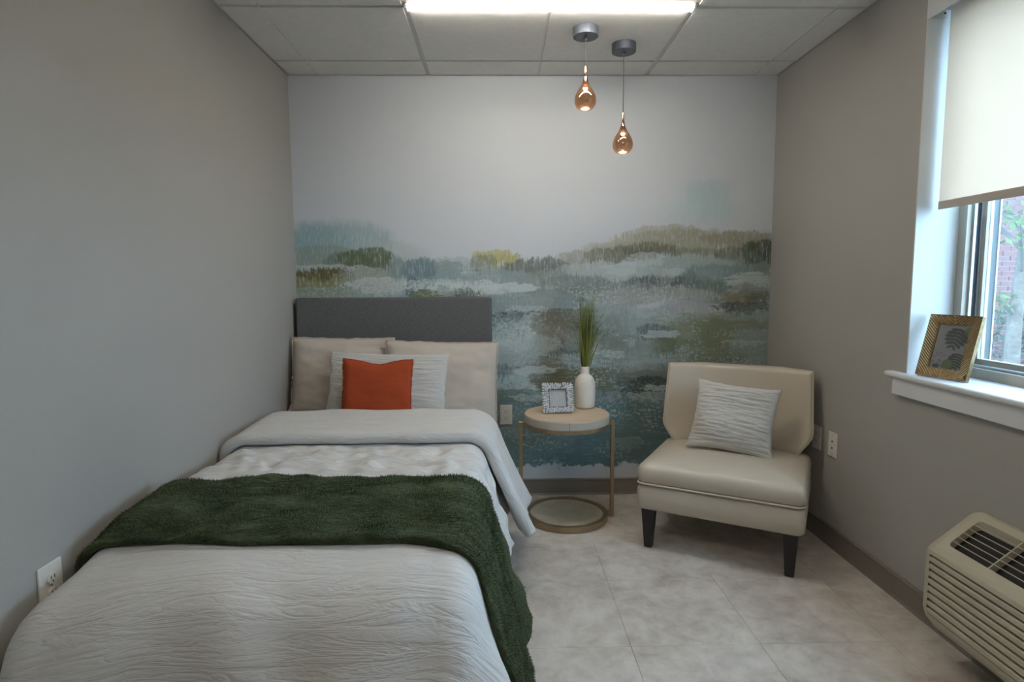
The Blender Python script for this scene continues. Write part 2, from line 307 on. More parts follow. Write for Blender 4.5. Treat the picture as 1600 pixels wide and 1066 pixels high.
# ------------------------------------------------------------------ mural wall material: procedural dabs of paint on white
def wall_px(px, py):     # a point of the photograph -> (x, z) on the mural wall
    d = D_ + (px-800)/F_PX*R_ - (py-533)/F_PX*U_
    t = (0-CAM.y)/d.y; return CAM.x+t*d.x, CAM.z+t*d.z
DABS = [  # cx, cy, rx, ry, colour, noise kind (v streak, b blotch, h brush), raggedness, softness, opacity
 # pale distance
 (1098,324,68,20,(164,187,191),'v',.9,1.0,.8), (1098,298,42,22,(160,184,189),'v',1.0,1.0,.8), (1060,330,40,22,(178,192,194),'b',.8,.8,.35), (1120,290,34,14,(160,182,188),'v',1.0,.7,.4),
 (530,378,90,36,(142,166,168),'v',1.0,.6,.9), (495,370,48,26,(128,158,164),'v',1.0,.6,.8), (610,400,60,26,(160,174,170),'v',1.0,.6,.6),
 # broad teal field under the ridge line
 (520,470,150,72,(150,164,160),'v',.8,.45,.9), (720,490,200,78,(140,157,156),'v',.8,.4,.92), (880,500,200,88,(138,150,148),'v',.8,.4,.92),
 (1060,480,210,105,(146,158,154),'v',.9,.45,.92), (1190,470,90,100,(142,154,150),'v',.9,.45,.9),
 (1000,600,330,118,(112,130,128),'h',.6,.45,.92), (800,610,200,110,(110,132,132),'h',.6,.45,.9), (1150,600,140,120,(118,134,130),'h',.6,.5,.85),
 # left hills
 (505,402,55,20,(128,140,128),'v',1.2,.4,.75), (545,408,34,15,(104,118,106),'v',1.3,.35,.85), (572,402,40,14,(84,98,62),'v',1.2,.3,.92),
 (515,425,80,12,(186,192,190),'b',1.2,.35,.7), (500,438,48,17,(126,120,62),'v',.9,.3,.95), (500,425,46,6,(84,76,40),'v',1.5,.3,.85),
 (575,432,46,13,(140,146,132),'b',1.2,.4,.8), (600,443,56,10,(188,194,192),'b',1.4,.3,.8), (500,457,60,9,(138,152,140),'h',1.2,.4,.8),
 (655,422,28,19,(98,124,130),'v',1.2,.35,.9), (642,446,10,12,(70,98,108),'v',1.2,.3,.9), (702,427,20,9,(128,150,152),'v',1.4,.35,.85),
 (620,415,16,12,(120,138,136),'v',1.3,.4,.8), (690,444,62,9,(190,198,196),'b',1.4,.3,.85), (668,459,28,5,(106,116,76),'h',1.1,.3,.9),
 (735,454,40,6,(132,142,124),'h',1.2,.4,.7), (772,401,34,9,(166,162,96),'v',1.3,.35,.88), (800,405,14,6,(156,152,84),'v',1.4,.3,.8),
 # middle
 (845,414,48,9,(98,102,96),'v',1.5,.3,.88), (815,424,30,10,(110,118,110),'v',1.4,.4,.7), (775,436,56,16,(128,148,150),'v',1.1,.4,.8),
 (870,435,60,16,(132,140,134),'b',1.2,.4,.7), (740,446,46,7,(192,200,198),'b',1.6,.25,.8), (785,449,52,6,(186,196,196),'h',1.3,.3,.75),
 (800,472,58,15,(122,142,142),'v',1.0,.4,.85), (860,470,44,16,(128,146,150),'h',1.0,.45,.8), (790,493,30,5,(48,58,58),'v',1.9,.25,.92),
 (832,493,26,4,(40,48,48),'b',2.0,.2,.85), (790,506,46,10,(86,110,114),'h',1.2,.4,.85), (800,522,42,17,(176,188,188),'b',1.7,.2,.75),
 (845,510,34,20,(178,188,186),'b',1.8,.2,.7), (892,494,44,13,(94,90,66),'b',1.0,.3,.92), (862,505,30,16,(108,106,90),'b',1.3,.3,.8),
 (880,535,50,22,(116,112,98),'b',1.2,.35,.8), (835,540,40,18,(168,182,184),'b',1.8,.2,.65), (850,566,62,9,(106,102,84),'h',1.3,.35,.85),
 (800,556,44,9,(150,166,168),'h',1.4,.3,.8), (835,578,40,5,(170,182,180),'h',1.6,.25,.85), (800,596,40,9,(162,178,178),'b',1.6,.2,.75),
 (800,612,40,5,(80,98,98),'h',1.3,.3,.8), (925,586,70,13,(98,98,68),'h',1.0,.4,.92), (870,592,40,12,(96,92,66),'h',1.2,.4,.85),
 (818,621,34,7,(84,94,72),'h',1.1,.4,.85), (930,560,60,8,(146,160,160),'h',1.5,.3,.75),
 # right hills
 (1075,374,110,17,(150,148,122),'v',1.5,.4,.75), (1010,388,100,13,(150,150,124),'v',1.5,.4,.7), (1150,372,60,10,(136,132,108),'v',1.6,.35,.75),
 (1045,362,60,10,(140,136,112),'v',1.9,.3,.55), (985,396,70,10,(110,112,94),'v',1.5,.3,.8), (1010,388,44,8,(96,98,78),'v',1.4,.3,.82),
 (1070,398,60,9,(112,116,98),'v',1.6,.3,.65), (1188,396,34,20,(70,80,60),'v',1.3,.35,.95), (1150,398,30,12,(96,106,90),'v',1.4,.35,.7),
 (905,402,30,10,(130,128,110),'v',1.7,.3,.6), (950,418,70,11,(172,180,178),'v',1.3,.4,.75), (1070,412,90,13,(154,170,170),'v',1.1,.45,.85),
 (1120,426,56,15,(112,134,134),'v',1.1,.4,.85), (1188,420,24,10,(124,138,132),'v',1.2,.4,.8), (1180,436,40,10,(168,180,180),'h',1.3,.35,.85),
 (1042,437,62,7,(78,86,90),'v',1.8,.25,.9), (1125,447,44,7,(96,114,104),'v',1.3,.35,.8), (960,448,70,10,(120,126,122),'v',1.6,.3,.7),
 (900,440,50,10,(112,122,122),'v',1.6,.3,.7), (1030,460,90,12,(150,152,148),'v',1.5,.35,.75), (1160,461,34,9,(122,116,88),'h',1.2,.35,.85),
 (1060,482,70,12,(182,184,186),'v',1.7,.25,.85), (1075,478,44,10,(146,148,154),'v',1.7,.3,.65), (1165,478,42,7,(58,62,54),'b',2.2,.15,.8),
 (1185,460,22,7,(60,66,60),'b',2.1,.2,.7), (1000,495,80,16,(148,164,164),'h',1.2,.45,.75), (1110,500,90,12,(130,142,128),'h',1.2,.4,.7),
 (1095,522,58,30,(112,118,78),'b',.9,.6,.88), (1140,512,60,14,(116,122,92),'h',1.1,.5,.75), (1038,538,22,12,(94,104,68),'v',1.2,.5,.85),
 (990,540,44,26,(140,150,146),'v',1.3,.5,.6), (1175,540,40,30,(138,154,152),'b',1.2,.5,.75), (1110,556,60,12,(120,130,108),'h',1.2,.5,.7),
 (960,530,26,40,(112,118,112),'v',1.5,.5,.5),
 # low dark water
 (1000,586,60,8,(96,108,104),'h',1.3,.4,.7), (1015,600,44,12,(52,64,64),'b',2.2,.15,.85), (955,612,56,6,(54,66,66),'b',2.2,.15,.75),
 (1000,628,60,10,(70,88,88),'b',1.6,.3,.7), (1020,618,40,6,(150,164,164),'b',2.4,.1,.5),
 (900,672,220,52,(66,92,94),'h',.6,.5,.9), (840,640,120,30,(78,102,104),'h',.8,.5,.75), (1040,680,90,50,(74,96,94),'h',.7,.5,.8),
 (815,665,34,34,(104,124,124),'v',1.3,.5,.55), (980,690,24,7,(150,160,158),'b',2.4,.1,.6), (950,700,70,26,(60,84,88),'b',1.0,.5,.7),
 (800,705,60,24,(70,98,100),'v',1.0,.4,.8),
]
rd = random.Random(31); RND = []
PAL = [((188, 198, 199), 'b'), ((176, 190, 192), 'h'), ((128, 148, 150), 'v'), ((140, 156, 156), 'h'), ((112, 112, 84), 'b'), ((104, 118, 112), 'v'), ((72, 84, 84), 'v'), ((150, 154, 148), 'b')]
for i in range(190):
    x_ = rd.uniform(775, 1205) if i % 6 else rd.uniform(640, 780)
    top_ = 385 if x_ > 960 else 425
    y_ = rd.uniform(top_+15, 640) if x_ > 775 else rd.uniform(405, 462)
    c_, kd_ = PAL[min(7, int(rd.random()**1.15*8))]; f_ = 1.0 if y_ < 560 else .80
    RND.append((x_, y_, rd.uniform(9, 38), rd.uniform(2.5, 8), tuple(q*f_ for q in c_), kd_, rd.uniform(1.4, 2.4), rd.uniform(.15, .4), rd.uniform(.35, .75)))
DAB = bpy.data.node_groups.new('paint_dab', 'ShaderNodeTree')
for nm, ty in (('Under', 'Color'), ('Paint', 'Color'), ('Place', 'Vector'), ('Scale', 'Vector'), ('Offset', 'Vector'), ('Noise', 'Float'), ('Dry', 'Float'), ('Rag', 'Float'), ('Soft', 'Float'), ('Opacity', 'Float')):
    DAB.interface.new_socket(name=nm, in_out='INPUT', socket_type='NodeSocket'+ty)
DAB.interface.new_socket(name='Color', in_out='OUTPUT', socket_type='NodeSocketColor')
def build_dab(t):
    N, L = t.nodes, t.links.new
    gi = N.new('NodeGroupInput').outputs; go = N.new('NodeGroupOutput').inputs
    def vm(op, *a):
        q = N.new('ShaderNodeVectorMath'); q.operation = op
        for i, v in enumerate(a):
            if isinstance(v, tuple): q.inputs[i].default_value = v
            else: L(v, q.inputs[i])
        return q.outputs['Value'] if op == 'LENGTH' else q.outputs[0]
    def mt(op, *a):
        q = N.new('ShaderNodeMath'); q.operation = op
        for i, v in enumerate(a):
            if isinstance(v, float): q.inputs[i].default_value = v
            else: L(v, q.inputs[i])
        return q.outputs[0]
    loc = vm('MULTIPLY_ADD', gi['Place'], gi['Scale'], gi['Offset'])
    loc = vm('MAXIMUM', loc, vm('MULTIPLY', loc, (1, 1, .55)))          # crisp ragged top, long fading foot
    d = mt('MULTIPLY_ADD', gi['Noise'], gi['Rag'], mt('SUBTRACT', 1.0, vm('LENGTH', loc)))
    mr = N.new('ShaderNodeMapRange'); mr.interpolation_type = 'SMOOTHSTEP'; L(d, mr.inputs[0]); mr.inputs[1].default_value = 0; L(gi['Soft'], mr.inputs[2]); L(gi['Opacity'], mr.inputs[4])
    mx = N.new('ShaderNodeMix'); mx.data_type = 'RGBA'; L(mt('MULTIPLY', mr.outputs[0], gi['Dry']), mx.inputs[0]); L(gi['Under'], mx.inputs[6]); L(gi['Paint'], mx.inputs[7]); L(mx.outputs[2], go[0])
build_dab(DAB)
cut = [q[:2] for q in DABS].index((505, 402))      # most of the loose strokes lie under the named hills and fields
DABS = DABS[:cut] + RND[:140] + DABS[cut:] + RND[140:]
GAIN = .93
def dab_box(d):          # how far a dab of paint can reach on the wall
    cx, cy, rx, ry, c, kd, rag, soft, op = d
    x, z = wall_px(cx, cy); x1, z1 = wall_px(cx+rx, cy-ry); R_k = 1+rag*.5
    hx, hz = abs(x1-x)*1.15*R_k+.11, abs(z1-z)*1.15*R_k
    return x-hx, x+hx, z-hz/.55-.13, z+hz+.13
def mural_material(X0, X1, Z0, Z1):
    """the mural's paint for one field of the wall: only the dabs that reach it"""
    k = NT('painted_landscape_mural'); tc = k.n('ShaderNodeTexCoord'); P = tc.outputs['Object']
    def stretched(sx, sz, detail, rough, dist=0.0):
        mp = k.n('ShaderNodeMapping'); mp.inputs['Scale'].default_value = (sx, 1, sz); k.l(P, mp.inputs[0])
        return k.math('MULTIPLY_ADD', k.noise(mp.outputs[0], 1, detail, rough, dist), 2.4, -1.2)
    def shifted(dx, dz):
        cb_ = k.n('ShaderNodeCombineXYZ'); k.l(dx, cb_.inputs[0]); k.l(dz, cb_.inputs[2])
        q = k.n('ShaderNodeVectorMath', operation='ADD'); k.l(P, q.inputs[0]); k.l(cb_.outputs[0], q.inputs[1]); return q.outputs[0]
    def dry(f, lo, hi, mn):
        q = k.n('ShaderNodeMapRange', interpolation_type='SMOOTHSTEP'); k.l(f, q.inputs[0]); q.inputs[1].default_value = lo; q.inputs[2].default_value = hi; q.inputs[3].default_value = mn; return q.outputs[0]
    nv0 = stretched(120, 10, 4, .62); nv1 = stretched(16, 8, 4, .6)
    nv = k.math('MULTIPLY_ADD', nv0, .62, k.math('MULTIPLY', nv1, .5))
    nb0 = stretched(26, 38, 7, .68, .3); nb1 = stretched(70, 45, 4, .6)
    nbl = k.math('MULTIPLY_ADD', nb1, .35, k.math('MULTIPLY', nb0, .8))
    nh0 = stretched(9, 55, 6, .62, .2); nh = k.math('MULTIPLY_ADD', nb1, .3, k.math('MULTIPLY', nh0, .8))
    kinds = {'v': nv, 'b': nbl, 'h': nh}
    wobx = stretched(7, 9, 3, .55); wobz = stretched(9, 8, 3, .55, .3)
    def wob(a, fx, b, fz):
        return shifted(k.math('MULTIPLY_ADD', a, fx, k.math('MULTIPLY', wobx, .055)), k.math('MULTIPLY_ADD', b, fz, k.math('MULTIPLY', wobz, .026)))
    PK = {'v': wob(nb0, .012, nv, .085), 'b': wob(nb0, .035, nbl, .026), 'h': wob(nh0, .05, nbl, .012)}
    dv = stretched(85, 16, 5, .7); dbn = stretched(48, 64, 6, .7)
    DRY = {'v': dry(dv, -.42, .08, .30), 'b': dry(dbn, -.35, .12, .2), 'h': dry(nh0, -.5, .1, .35)}
    base = k.n('ShaderNodeRGB'); base.outputs[0].default_value = (*WHITEWALL, 1); col = base.outputs[0]
    for dab in DABS:
        bx0, bx1, bz0, bz1 = dab_box(dab)
        if bx1 < X0 or bx0 > X1 or bz1 < Z0 or bz0 > Z1: continue
        (cx, cy, rx, ry, c, kd, rag, soft, op) = dab
        x, z = wall_px(cx, cy); x1, z1 = wall_px(cx+rx, cy-ry)
        sx, sz = 1/(abs(x1-x)*1.15), 1/(abs(z1-z)*1.15)
        c = tuple(q*(1.22 if cy > 600 else 1.0) for q in c); cl = s2l(c); g_ = sum(cl)/3; cl = tuple(min(.9, (q*.86+g_*.14)*GAIN*1.22) for q in cl)
        gn = k.n('ShaderNodeGroup'); gn.node_tree = DAB
        k.l(col, gn.inputs['Under']); k.l(PK[kd], gn.inputs['Place']); k.l(kinds[kd], gn.inputs['Noise']); k.l(DRY[kd], gn.inputs['Dry'])
        gn.inputs['Paint'].default_value = (*cl, 1); gn.inputs['Scale'].default_value = (sx, 0, sz); gn.inputs['Offset'].default_value = (-x*sx, 0, -z*sz)
        gn.inputs['Rag'].default_value = rag*.5; gn.inputs['Soft'].default_value = max(.04, soft*.7); gn.inputs['Opacity'].default_value = op
        col = gn.outputs[0]
    # scumbled light and dark paint over the field, then the ragged white foot of the mural
    sz_ = k.n('ShaderNodeSeparateXYZ'); k.l(P, sz_.inputs[0])
    fmask = dry(k.math('MULTIPLY_ADD', nv, .05, sz_.outputs[2]), 1.36, 1.18, 0)
    lowA = stretched(3.2, 7, 3, .5); lowB = stretched(4.1, 9, 3, .5, .4)
    lmask = k.math('MULTIPLY', k.math('MULTIPLY', dry(dbn, .02, .18, 0), dry(lowA, -.15, .35, 0)), fmask)
    col = k.mix(k.math('MULTIPLY', lmask, .72), col, tuple(c*GAIN for c in s2l((190, 202, 204))))
    dmask = k.math('MULTIPLY', k.math('MULTIPLY', dry(dv, .12, .32, 0), dry(lowB, -.1, .35, 0)), fmask)
    col = k.mix(k.math('MULTIPLY', dmask, .55), col, tuple(c*GAIN for c in s2l((74, 86, 84))))
    foot = k.math('MULTIPLY_ADD', wobz, .05, k.math('MULTIPLY_ADD', nbl, .035, k.math('MULTIPLY_ADD', nv, .03, sz_.outputs[2])))
    mr = k.n('ShaderNodeMapRange'); k.l(foot, mr.inputs[0]); mr.inputs[1].default_value = .172; mr.inputs[2].default_value = .178
    col = k.mix(mr.outputs[0], WHITEWALL, col)
    k.l(col, k.b.inputs['Base Color']); k.b.inputs['Roughness'].default_value = .7
    k.l(k.bump(k.noise(P, 170, 3), .22, .0015), k.b.inputs['Normal'])
    return k.m

# ------------------------------------------------------------------ room shell
bm = bmesh.new(); wx0, wx1, wzb, wzt = -.12, W+.3, -.1, H+.25
GXs = [wx0, .30, .62, .94, 1.26, 1.58, 1.90, 2.22, 2.5, wx1]; GZs = [wzb, .34, .56, .78, .98, 1.16, 1.34, 1.55, 1.86, wzt]
gv = {(i, j): bm.verts.new((x, 0, z)) for i, x in enumerate(GXs) for j, z in enumerate(GZs)}
wall_mats = [M['whitewall']]
for i in range(len(GXs)-1):
    for j in range(len(GZs)-1):
        f = bm.faces.new((gv[i, j], gv[i+1, j], gv[i+1, j+1], gv[i, j+1]))
        if j < len(GZs)-2:
            f.material_index = len(wall_mats); wall_mats.append(mural_material(GXs[i], GXs[i+1], GZs[j], GZs[j+1]))
nI, nJ = len(GXs)-1, len(GZs)-1
edge = [gv[i, 0] for i in range(nI)] + [gv[nI, j] for j in range(nJ)] + [gv[nI-i, nJ] for i in range(nI)] + [gv[0, nJ-j] for j in range(nJ)]
rear = [bm.verts.new((v_.co.x, .12, v_.co.z)) for v_ in edge]
for a in range(len(edge)): bm.faces.new((edge[a], rear[a], rear[(a+1) % len(edge)], edge[(a+1) % len(edge)]))
bm.faces.new(rear); bmesh.ops.recalc_face_normals(bm, faces=bm.faces)
wb = struct('wall_back', bm, None, 'white rear wall printed with a misty green and teal landscape mural', 'wall')
for m_ in wall_mats: wb.data.materials.append(m_)
struct('wall_left', box(-.12, 0, YF, 0, -.1, H+.25), M['greige'], 'plain greige wall along the bed', 'wall')
struct('wall_front', box(-.12, W+.3, YF-.12, YF, -.1, H+.25), M['greige'], 'plain greige wall behind the viewpoint', 'wall')
WY0, WY1, WZ0, WZ1 = -1.19, -2.82, .885, 2.30      # window opening in the right wall
XO = W+.25                                          # outer face of the right wall
bm = bmesh.new()
add_box(bm, W, XO, WY0, 0, -.1, H+.25); add_box(bm, W, XO, YF, WY1, -.1, H+.25)
add_box(bm, W, XO, WY1, WY0, -.1, WZ0); add_box(bm, W, XO, WY1, WY0, WZ1, H+.25)
struct('wall_right', bm, M['greige'], 'greige wall with the window and the air conditioner', 'wall')
# liner plates added on the window returns; their lighter colour paints in window light
struct('trim_1', box(W-.0005, W+.165, WY0-.006, WY0, WZ0, WZ1), M['jamb'], 'window return nearest the mural wall, colour lightened for window light', 'window trim')
struct('trim_2', box(W-.0005, W+.165, WY1, WY1+.006, WZ0, WZ1), M['jamb'], 'window return nearest the viewpoint, colour lightened for window light', 'window trim')
struct('trim_3', box(W-.0005, W+.165, WY1, WY0, WZ1-.006, WZ1), M['jamb'], 'window head return, colour lightened for window light', 'window trim')
st = struct('trim_4', box(W-.035, W+.17, WY1-.06, WY0+.085, .886, .908, .009, 3), M['trimwhite'], 'white window stool with rounded nose', 'window sill')
ap = obj('apron', box(W-.02, W-.0005, WY1-.03, WY0+.05, .818, .886, .003, 2), M['trimwhite'], st)

# floor of separate vinyl tiles over a dark bed of joint
fl = struct('floor', box(-.12, XO, YF-.12, .12, -.06, -.003), simple('floor_joint', (.23, .205, .18), .7), 'mottled warm grey stone-look vinyl tile floor', 'floor')
TS = .457; g = .0004; protos = {}
xs = [0]; x = 1.615 - TS*3
while x < W:
    xs.append(x); x += TS
xs.append(W); ys = [0]; y = -1.04 + TS*2
while y > YF:
    ys.append(y); y -= TS
ys.append(YF)
for a, b_ in zip(xs, xs[1:]):
    for c, d in zip(ys, ys[1:]):
        key = (round(b_-a, 4), round(c-d, 4))
        if key not in protos:
            hx, hy = (b_-a)/2-g, (c-d)/2-g
            o = obj('floor_tile', box(-hx, hx, -hy, hy, -.003, 0, .0008, 1), M['floor'], fl); protos[key] = o
        else: o = dup(protos[key], fl)
        o.location = ((a+b_)/2, (c+d)/2, 0)

# baseboards
def base(name, bm, label): return struct(name, bm, M['baseboard'], label, 'baseboard')
def base_prof(bm, horiz, a, b_, wallpos, sgn):   # profile: cove base with a small lip at the top
    pr = [(0, 0), (.016, 0), (.011, .012), (.009, .085), (.012, .088), (.012, .095), (.007, .099), (0, .099)]
    r0, r1 = [], []
    for dpt, z in pr:
        if horiz: r0.append(bm.verts.new((a, wallpos+sgn*dpt, z))); r1.append(bm.verts.new((b_, wallpos+sgn*dpt, z)))
        else: r0.append(bm.verts.new((wallpos+sgn*dpt, a, z))); r1.append(bm.verts.new((wallpos+sgn*dpt, b_, z)))
    n = len(pr)
    for i in range(n): bm.faces.new((r0[i], r0[(i+1) % n], r1[(i+1) % n], r1[i]))
    bm.faces.new(r0[::-1]); bm.faces.new(r1); bmesh.ops.recalc_face_normals(bm, faces=bm.faces); return bm
base('baseboard_back', base_prof(bmesh.new(), True, 0, W, 0, -1), 'brown-grey vinyl baseboard under the mural')
base('baseboard_left', base_prof(bmesh.new(), False, YF, 0, 0, 1), 'brown-grey vinyl baseboard behind the bed')
base('baseboard_right', base_prof(bmesh.new(), False, YF, 0, W, -1), 'brown-grey vinyl baseboard below the window wall')

# ceiling: plenum board, tees, lay-in tiles with a scored middle
ce = struct('ceiling', box(-.12, XO, YF-.12, .12, H+.02, H+.25), M['tile'], 'suspended ceiling of scored white tiles in a metal grid', 'ceiling')
cx_ = [-.438, .782, 2.002, 3.222]; cy_ = [.389, -.221]
while cy_[-1] > YF: cy_.append(cy_[-1]-.61)
TW = .012
for x in (.782, 2.002): obj('ceiling_tee', box(x-TW, x+TW, YF, 0, H+.006, H+.02), M['tee'], ce)
for y in cy_[1:-1]: obj('ceiling_tee', box(0, W, y-TW, y+TW, H+.0062, H+.02), M['tee'], ce)
bmw = bmesh.new()
def tile_bm(x0, x1, y0, y1, xm):
    bm = bmesh.new(); zb, zt = H, H+.018
    sp = [(x0, zb), (x1, zb)] if not (x0+.03 < xm < x1-.03) else [(x0, zb), (xm-.006, zb), (xm-.004, zb+.006), (xm+.004, zb+.006), (xm+.006, zb), (x1, zb)]
    lp = sp + [(x1, zt), (x0, zt)]
    a = [bm.verts.new((x, y0, z)) for x, z in lp]; b_ = [bm.verts.new((x, y1, z)) for x, z in lp]
    n = len(lp)
    for i in range(n): bm.faces.new((a[i], a[(i+1) % n], b_[(i+1) % n], b_[i]))
    bm.faces.new(a[::-1]); bm.faces.new(b_); bmesh.ops.recalc_face_normals(bm, faces=bm.faces); return bm
tp_ = {}
for i in range(3):
    for j in range(len(cy_)-1):
        x0, x1 = max(.014, cx_[i]+TW), min(W-.014, cx_[i+1]-TW)
        y1, y0 = min(-.014, cy_[j]-TW), max(YF+.014, cy_[j+1]+TW)
        if y1-y0 < .03: continue
        key = (i, round(y1-y0, 4))
        if key not in tp_:
            o = obj('ceiling_tile', tile_bm(x0, x1, y0, y1, (cx_[i]+cx_[i+1])/2), M['tile'], ce); tp_[key] = (o, y0)
        else: o = dup(tp_[key][0], ce); o.location.y = y0 - tp_[key][1]
for (n, b_) in (('wall_angle', box(0, .016, YF, 0, H+.0055, H+.02)), ('wall_angle', box(W-.016, W, YF, 0, H+.0055, H+.02)), ('wall_angle', box(.016, W-.016, -.016, 0, H+.0055, H+.02))):
    obj(n, b_, M['tee'], ce)

# linear LED fixtures sitting in the grid
def led_bar(y, label):
    t = thing('linear_ceiling_light', label, 'ceiling light', (1.392, y, H), 0, 'linear ceiling lights')
    obj('housing', box(-.606, .606, -.026, .026, .001, .006), M['ledhouse'], t)
    for s in (-1, 1): obj('end_cap', box(s*.606-.006, s*.606+.006, -.020, .020, -.014, .001, .002, 1), M['ledhouse'], t)
    bm = bmesh.new(); pr = [(-.018, 0), (-.018, -.006), (-.013, -.011), (0, -.013), (.013, -.011), (.018, -.006), (.018, 0)]
    a = [bm.verts.new((-.6, yy, z)) for yy, z in pr]; b_ = [bm.verts.new((.6, yy, z)) for yy, z in pr]
    n = len(pr)
    for i in range(n): bm.faces.new((a[i], a[(i+1) % n], b_[(i+1) % n], b_[i]))
    bm.faces.new(a[::-1]); bm.faces.new(b_); bmesh.ops.recalc_face_normals(bm, faces=bm.faces)
    obj('lens', bm, M['led'], t)
led_bar(-.831, 'glowing white linear light in the ceiling grid near the pendants')
led_bar(-3.271, 'glowing white linear light in the ceiling grid above the viewpoint')

# ------------------------------------------------------------------ window
XG = W+.165
bm = bmesh.new(); FW = .045
add_box(bm, XG, XG+.07, WY0-FW, WY0, .908, WZ1); add_box(bm, XG, XG+.07, WY1, WY1+FW, .908, WZ1)
add_box(bm, XG, XG+.07, WY1+FW, WY0-FW, .908, .945); add_box(bm, XG, XG+.07, WY1+FW, WY0-FW, WZ1-.05, WZ1)
w1 = struct('window_1', bm, M['winframe'], 'tan metal framed window with a brick wing and tree outside', 'window')
ya, yb = WY0-FW, WY1+FW; ym = (ya+yb)/2
obj('track', box(XG+.02, XG+.03, ya-.010, ya, .945, WZ1-.05), M['winalu'], w1)
obj('track', box(XG+.045, XG+.052, ya-.012, ya, .945, WZ1-.05), M['winalu'], w1)
obj('gasket', box(XG+.031, XG+.044, ya-.006, ya, .945, WZ1-.05), M['gasket'], w1)
obj('track', box(XG+.015, XG+.03, yb, ya, .945, .955, .002, 1), M['winalu'], w1)
for y0, y1 in ((ym-.02, ya-.012), (yb, ym+.02)):
    bm = bmesh.new(); xs0, xs1 = XG+.052, XG+.078
    add_box(bm, xs0, xs1, y1-.016, y1, .947, WZ1-.052); add_box(bm, xs0, xs1, y0, y0+.03, .947, WZ1-.052)
    add_box(bm, xs0, xs1, y0+.03, y1-.016, .947, .972); add_box(bm, xs0, xs1, y0+.03, y1-.016, WZ1-.09, WZ1-.052)
    sa = obj('sash', bm, M['winframe'], w1)
    obj('pane', box(XG+.063, XG+.067, y0+.03, y1-.016, .972, WZ1-.09), M['pane'], sa)
# exterior metal reveal outside the glass
bm = bmesh.new(); add_box(bm, XG+.08, XG+.112, WY0-.056, WY0-.03, .90, WZ1); add_box(bm, XG+.08, XG+.100, WY1+.03, WY1+.06, .90, WZ1)
rv = obj('outer_reveal', bm, M['wingrey'], w1)
bm = bmesh.new(); add_box(bm, XG+.112, XG+.117, WY0-.060, WY0-.03, .90, WZ1); add_box(bm, XG+.08, XG+.15, WY1, WY0, .895, .925)
obj('outer_bead', bm, M['winalu'], rv)

# roller blind
rb = thing('roller_blind', 'half-lowered white roller blind with square fascia over the window', 'window blind', (W, -2.0, WZ1))
rb_bz = 1.532
bm = box(-.004, .000, WY1+2.02, WY0+2.0-.004, 2.222-WZ1, 2.35-WZ1); obj('fascia', bm, M['trimwhite'], rb)
for yy in (WY0+2.0-.010, WY1+2.02):
    bm = box(.0, .083, yy, yy+.006, 2.222-WZ1, 2.292-WZ1); eb = obj('end_bracket', bm, M['trimwhite'], rb)
    bm = bmesh.new(); add_lathe(bm, [(.004, 0), (.004, .0015)], 10)
    for v_ in bm.verts: v_.co = Vector((.058+v_.co.x, yy-.0012+v_.co.z, -.058+v_.co.y))
    obj('screw_hole', bm, M['slot'], eb)
bm = bmesh.new(); add_lathe(bm, [(.02, 0), (.02, 1.56)], 20)
for v_ in bm.verts: v_.co = Vector((.05+v_.co.x, WY1+2.03+v_.co.z, -.04+v_.co.y))
obj('roller_tube', bm, M['trimwhite'], rb, True)
fb = obj('fabric', box(.069, .0697, WY1+2.05, WY0+1.976, rb_bz-WZ1+.03, -.03), M['blind'], rb)
obj('hem_bar', box(.066, .0725, WY1+2.05, WY0+1.976, rb_bz-WZ1, rb_bz-WZ1+.03, .002, 2), M['blindhem'], fb)

# ------------------------------------------------------------------ wall plates
def outlet(loc, rotz, label, kind='duplex', group='wall plates'):
    t = thing('wall_outlet' if kind != 'data' else 'data_plate', label, 'outlet' if kind != 'data' else 'wall plate', loc, rotz, group)
    wp, hp = (.072, .118) if kind != 'wide' else (.08, .118)
    obj('plate', box(-wp/2, wp/2, -.006, 0, -hp/2, hp/2, .0022, 2), M['outlet'], t)
    def disc(r, y0, y1, cx, cz, flat=1.0, seg=20):
        bm = bmesh.new(); add_lathe(bm, [(r, 0), (r, 1)], seg)
        for v_ in bm.verts: v_.co = Vector((cx+v_.co.x, y0+(y1-y0)*v_.co.z, cz+v_.co.y*flat))
        bmesh.ops.recalc_face_normals(bm, faces=bm.faces); return bm
    if kind == 'data':
        for s in (-1, 1):
            obj('screw', disc(.0035, -.006, -.0072, 0, s*.048, 1, 10), M['screw'], t)
            j = obj('jack', box(-.008, .008, -.0075, -.005, s*.016-.008, s*.016+.008, .001, 1), M['outlet'], t)
            obj('socket_hole', box(-.0045, .0045, -.0079, -.006, s*.016-.0045, s*.016+.0045), M['slot'], j)
    else:
        obj('screw', disc(.003, -.006, -.0072, 0, 0, 1, 10), M['screw'], t)
        for s in (-1, 1):
            r = obj('receptacle', disc(.0165, -.006, -.0085 if kind != 'wide' else -.011, 0, s*.0195, .86), M['outlet'], t)
            yb_ = -.009 if kind != 'wide' else -.0115
            for dx in (-.006, .006): obj('slot', box(dx-.0012, dx+.0012, yb_, yb_+.001, s*.0195-.001, s*.0195+.008), M['slot'], r)
            obj('slot', disc(.0024, yb_, yb_+.001, 0, s*.0195-.0075, 1, 10), M['slot'], r)
    return t
outlet((1.2, 0, .491), 0, 'white outlet on the mural wall between bed and side table')
outlet((W, -.582, .491), -PI/2, 'white outlet on the right wall half behind the cream chair')
outlet((W, -.723, .491), -PI/2, 'white two-jack data plate on the right wall beside the chair', 'data')
outlet((0, -1.96, .503), PI/2, 'white outlet on the left wall just above the bed foot', 'wide')

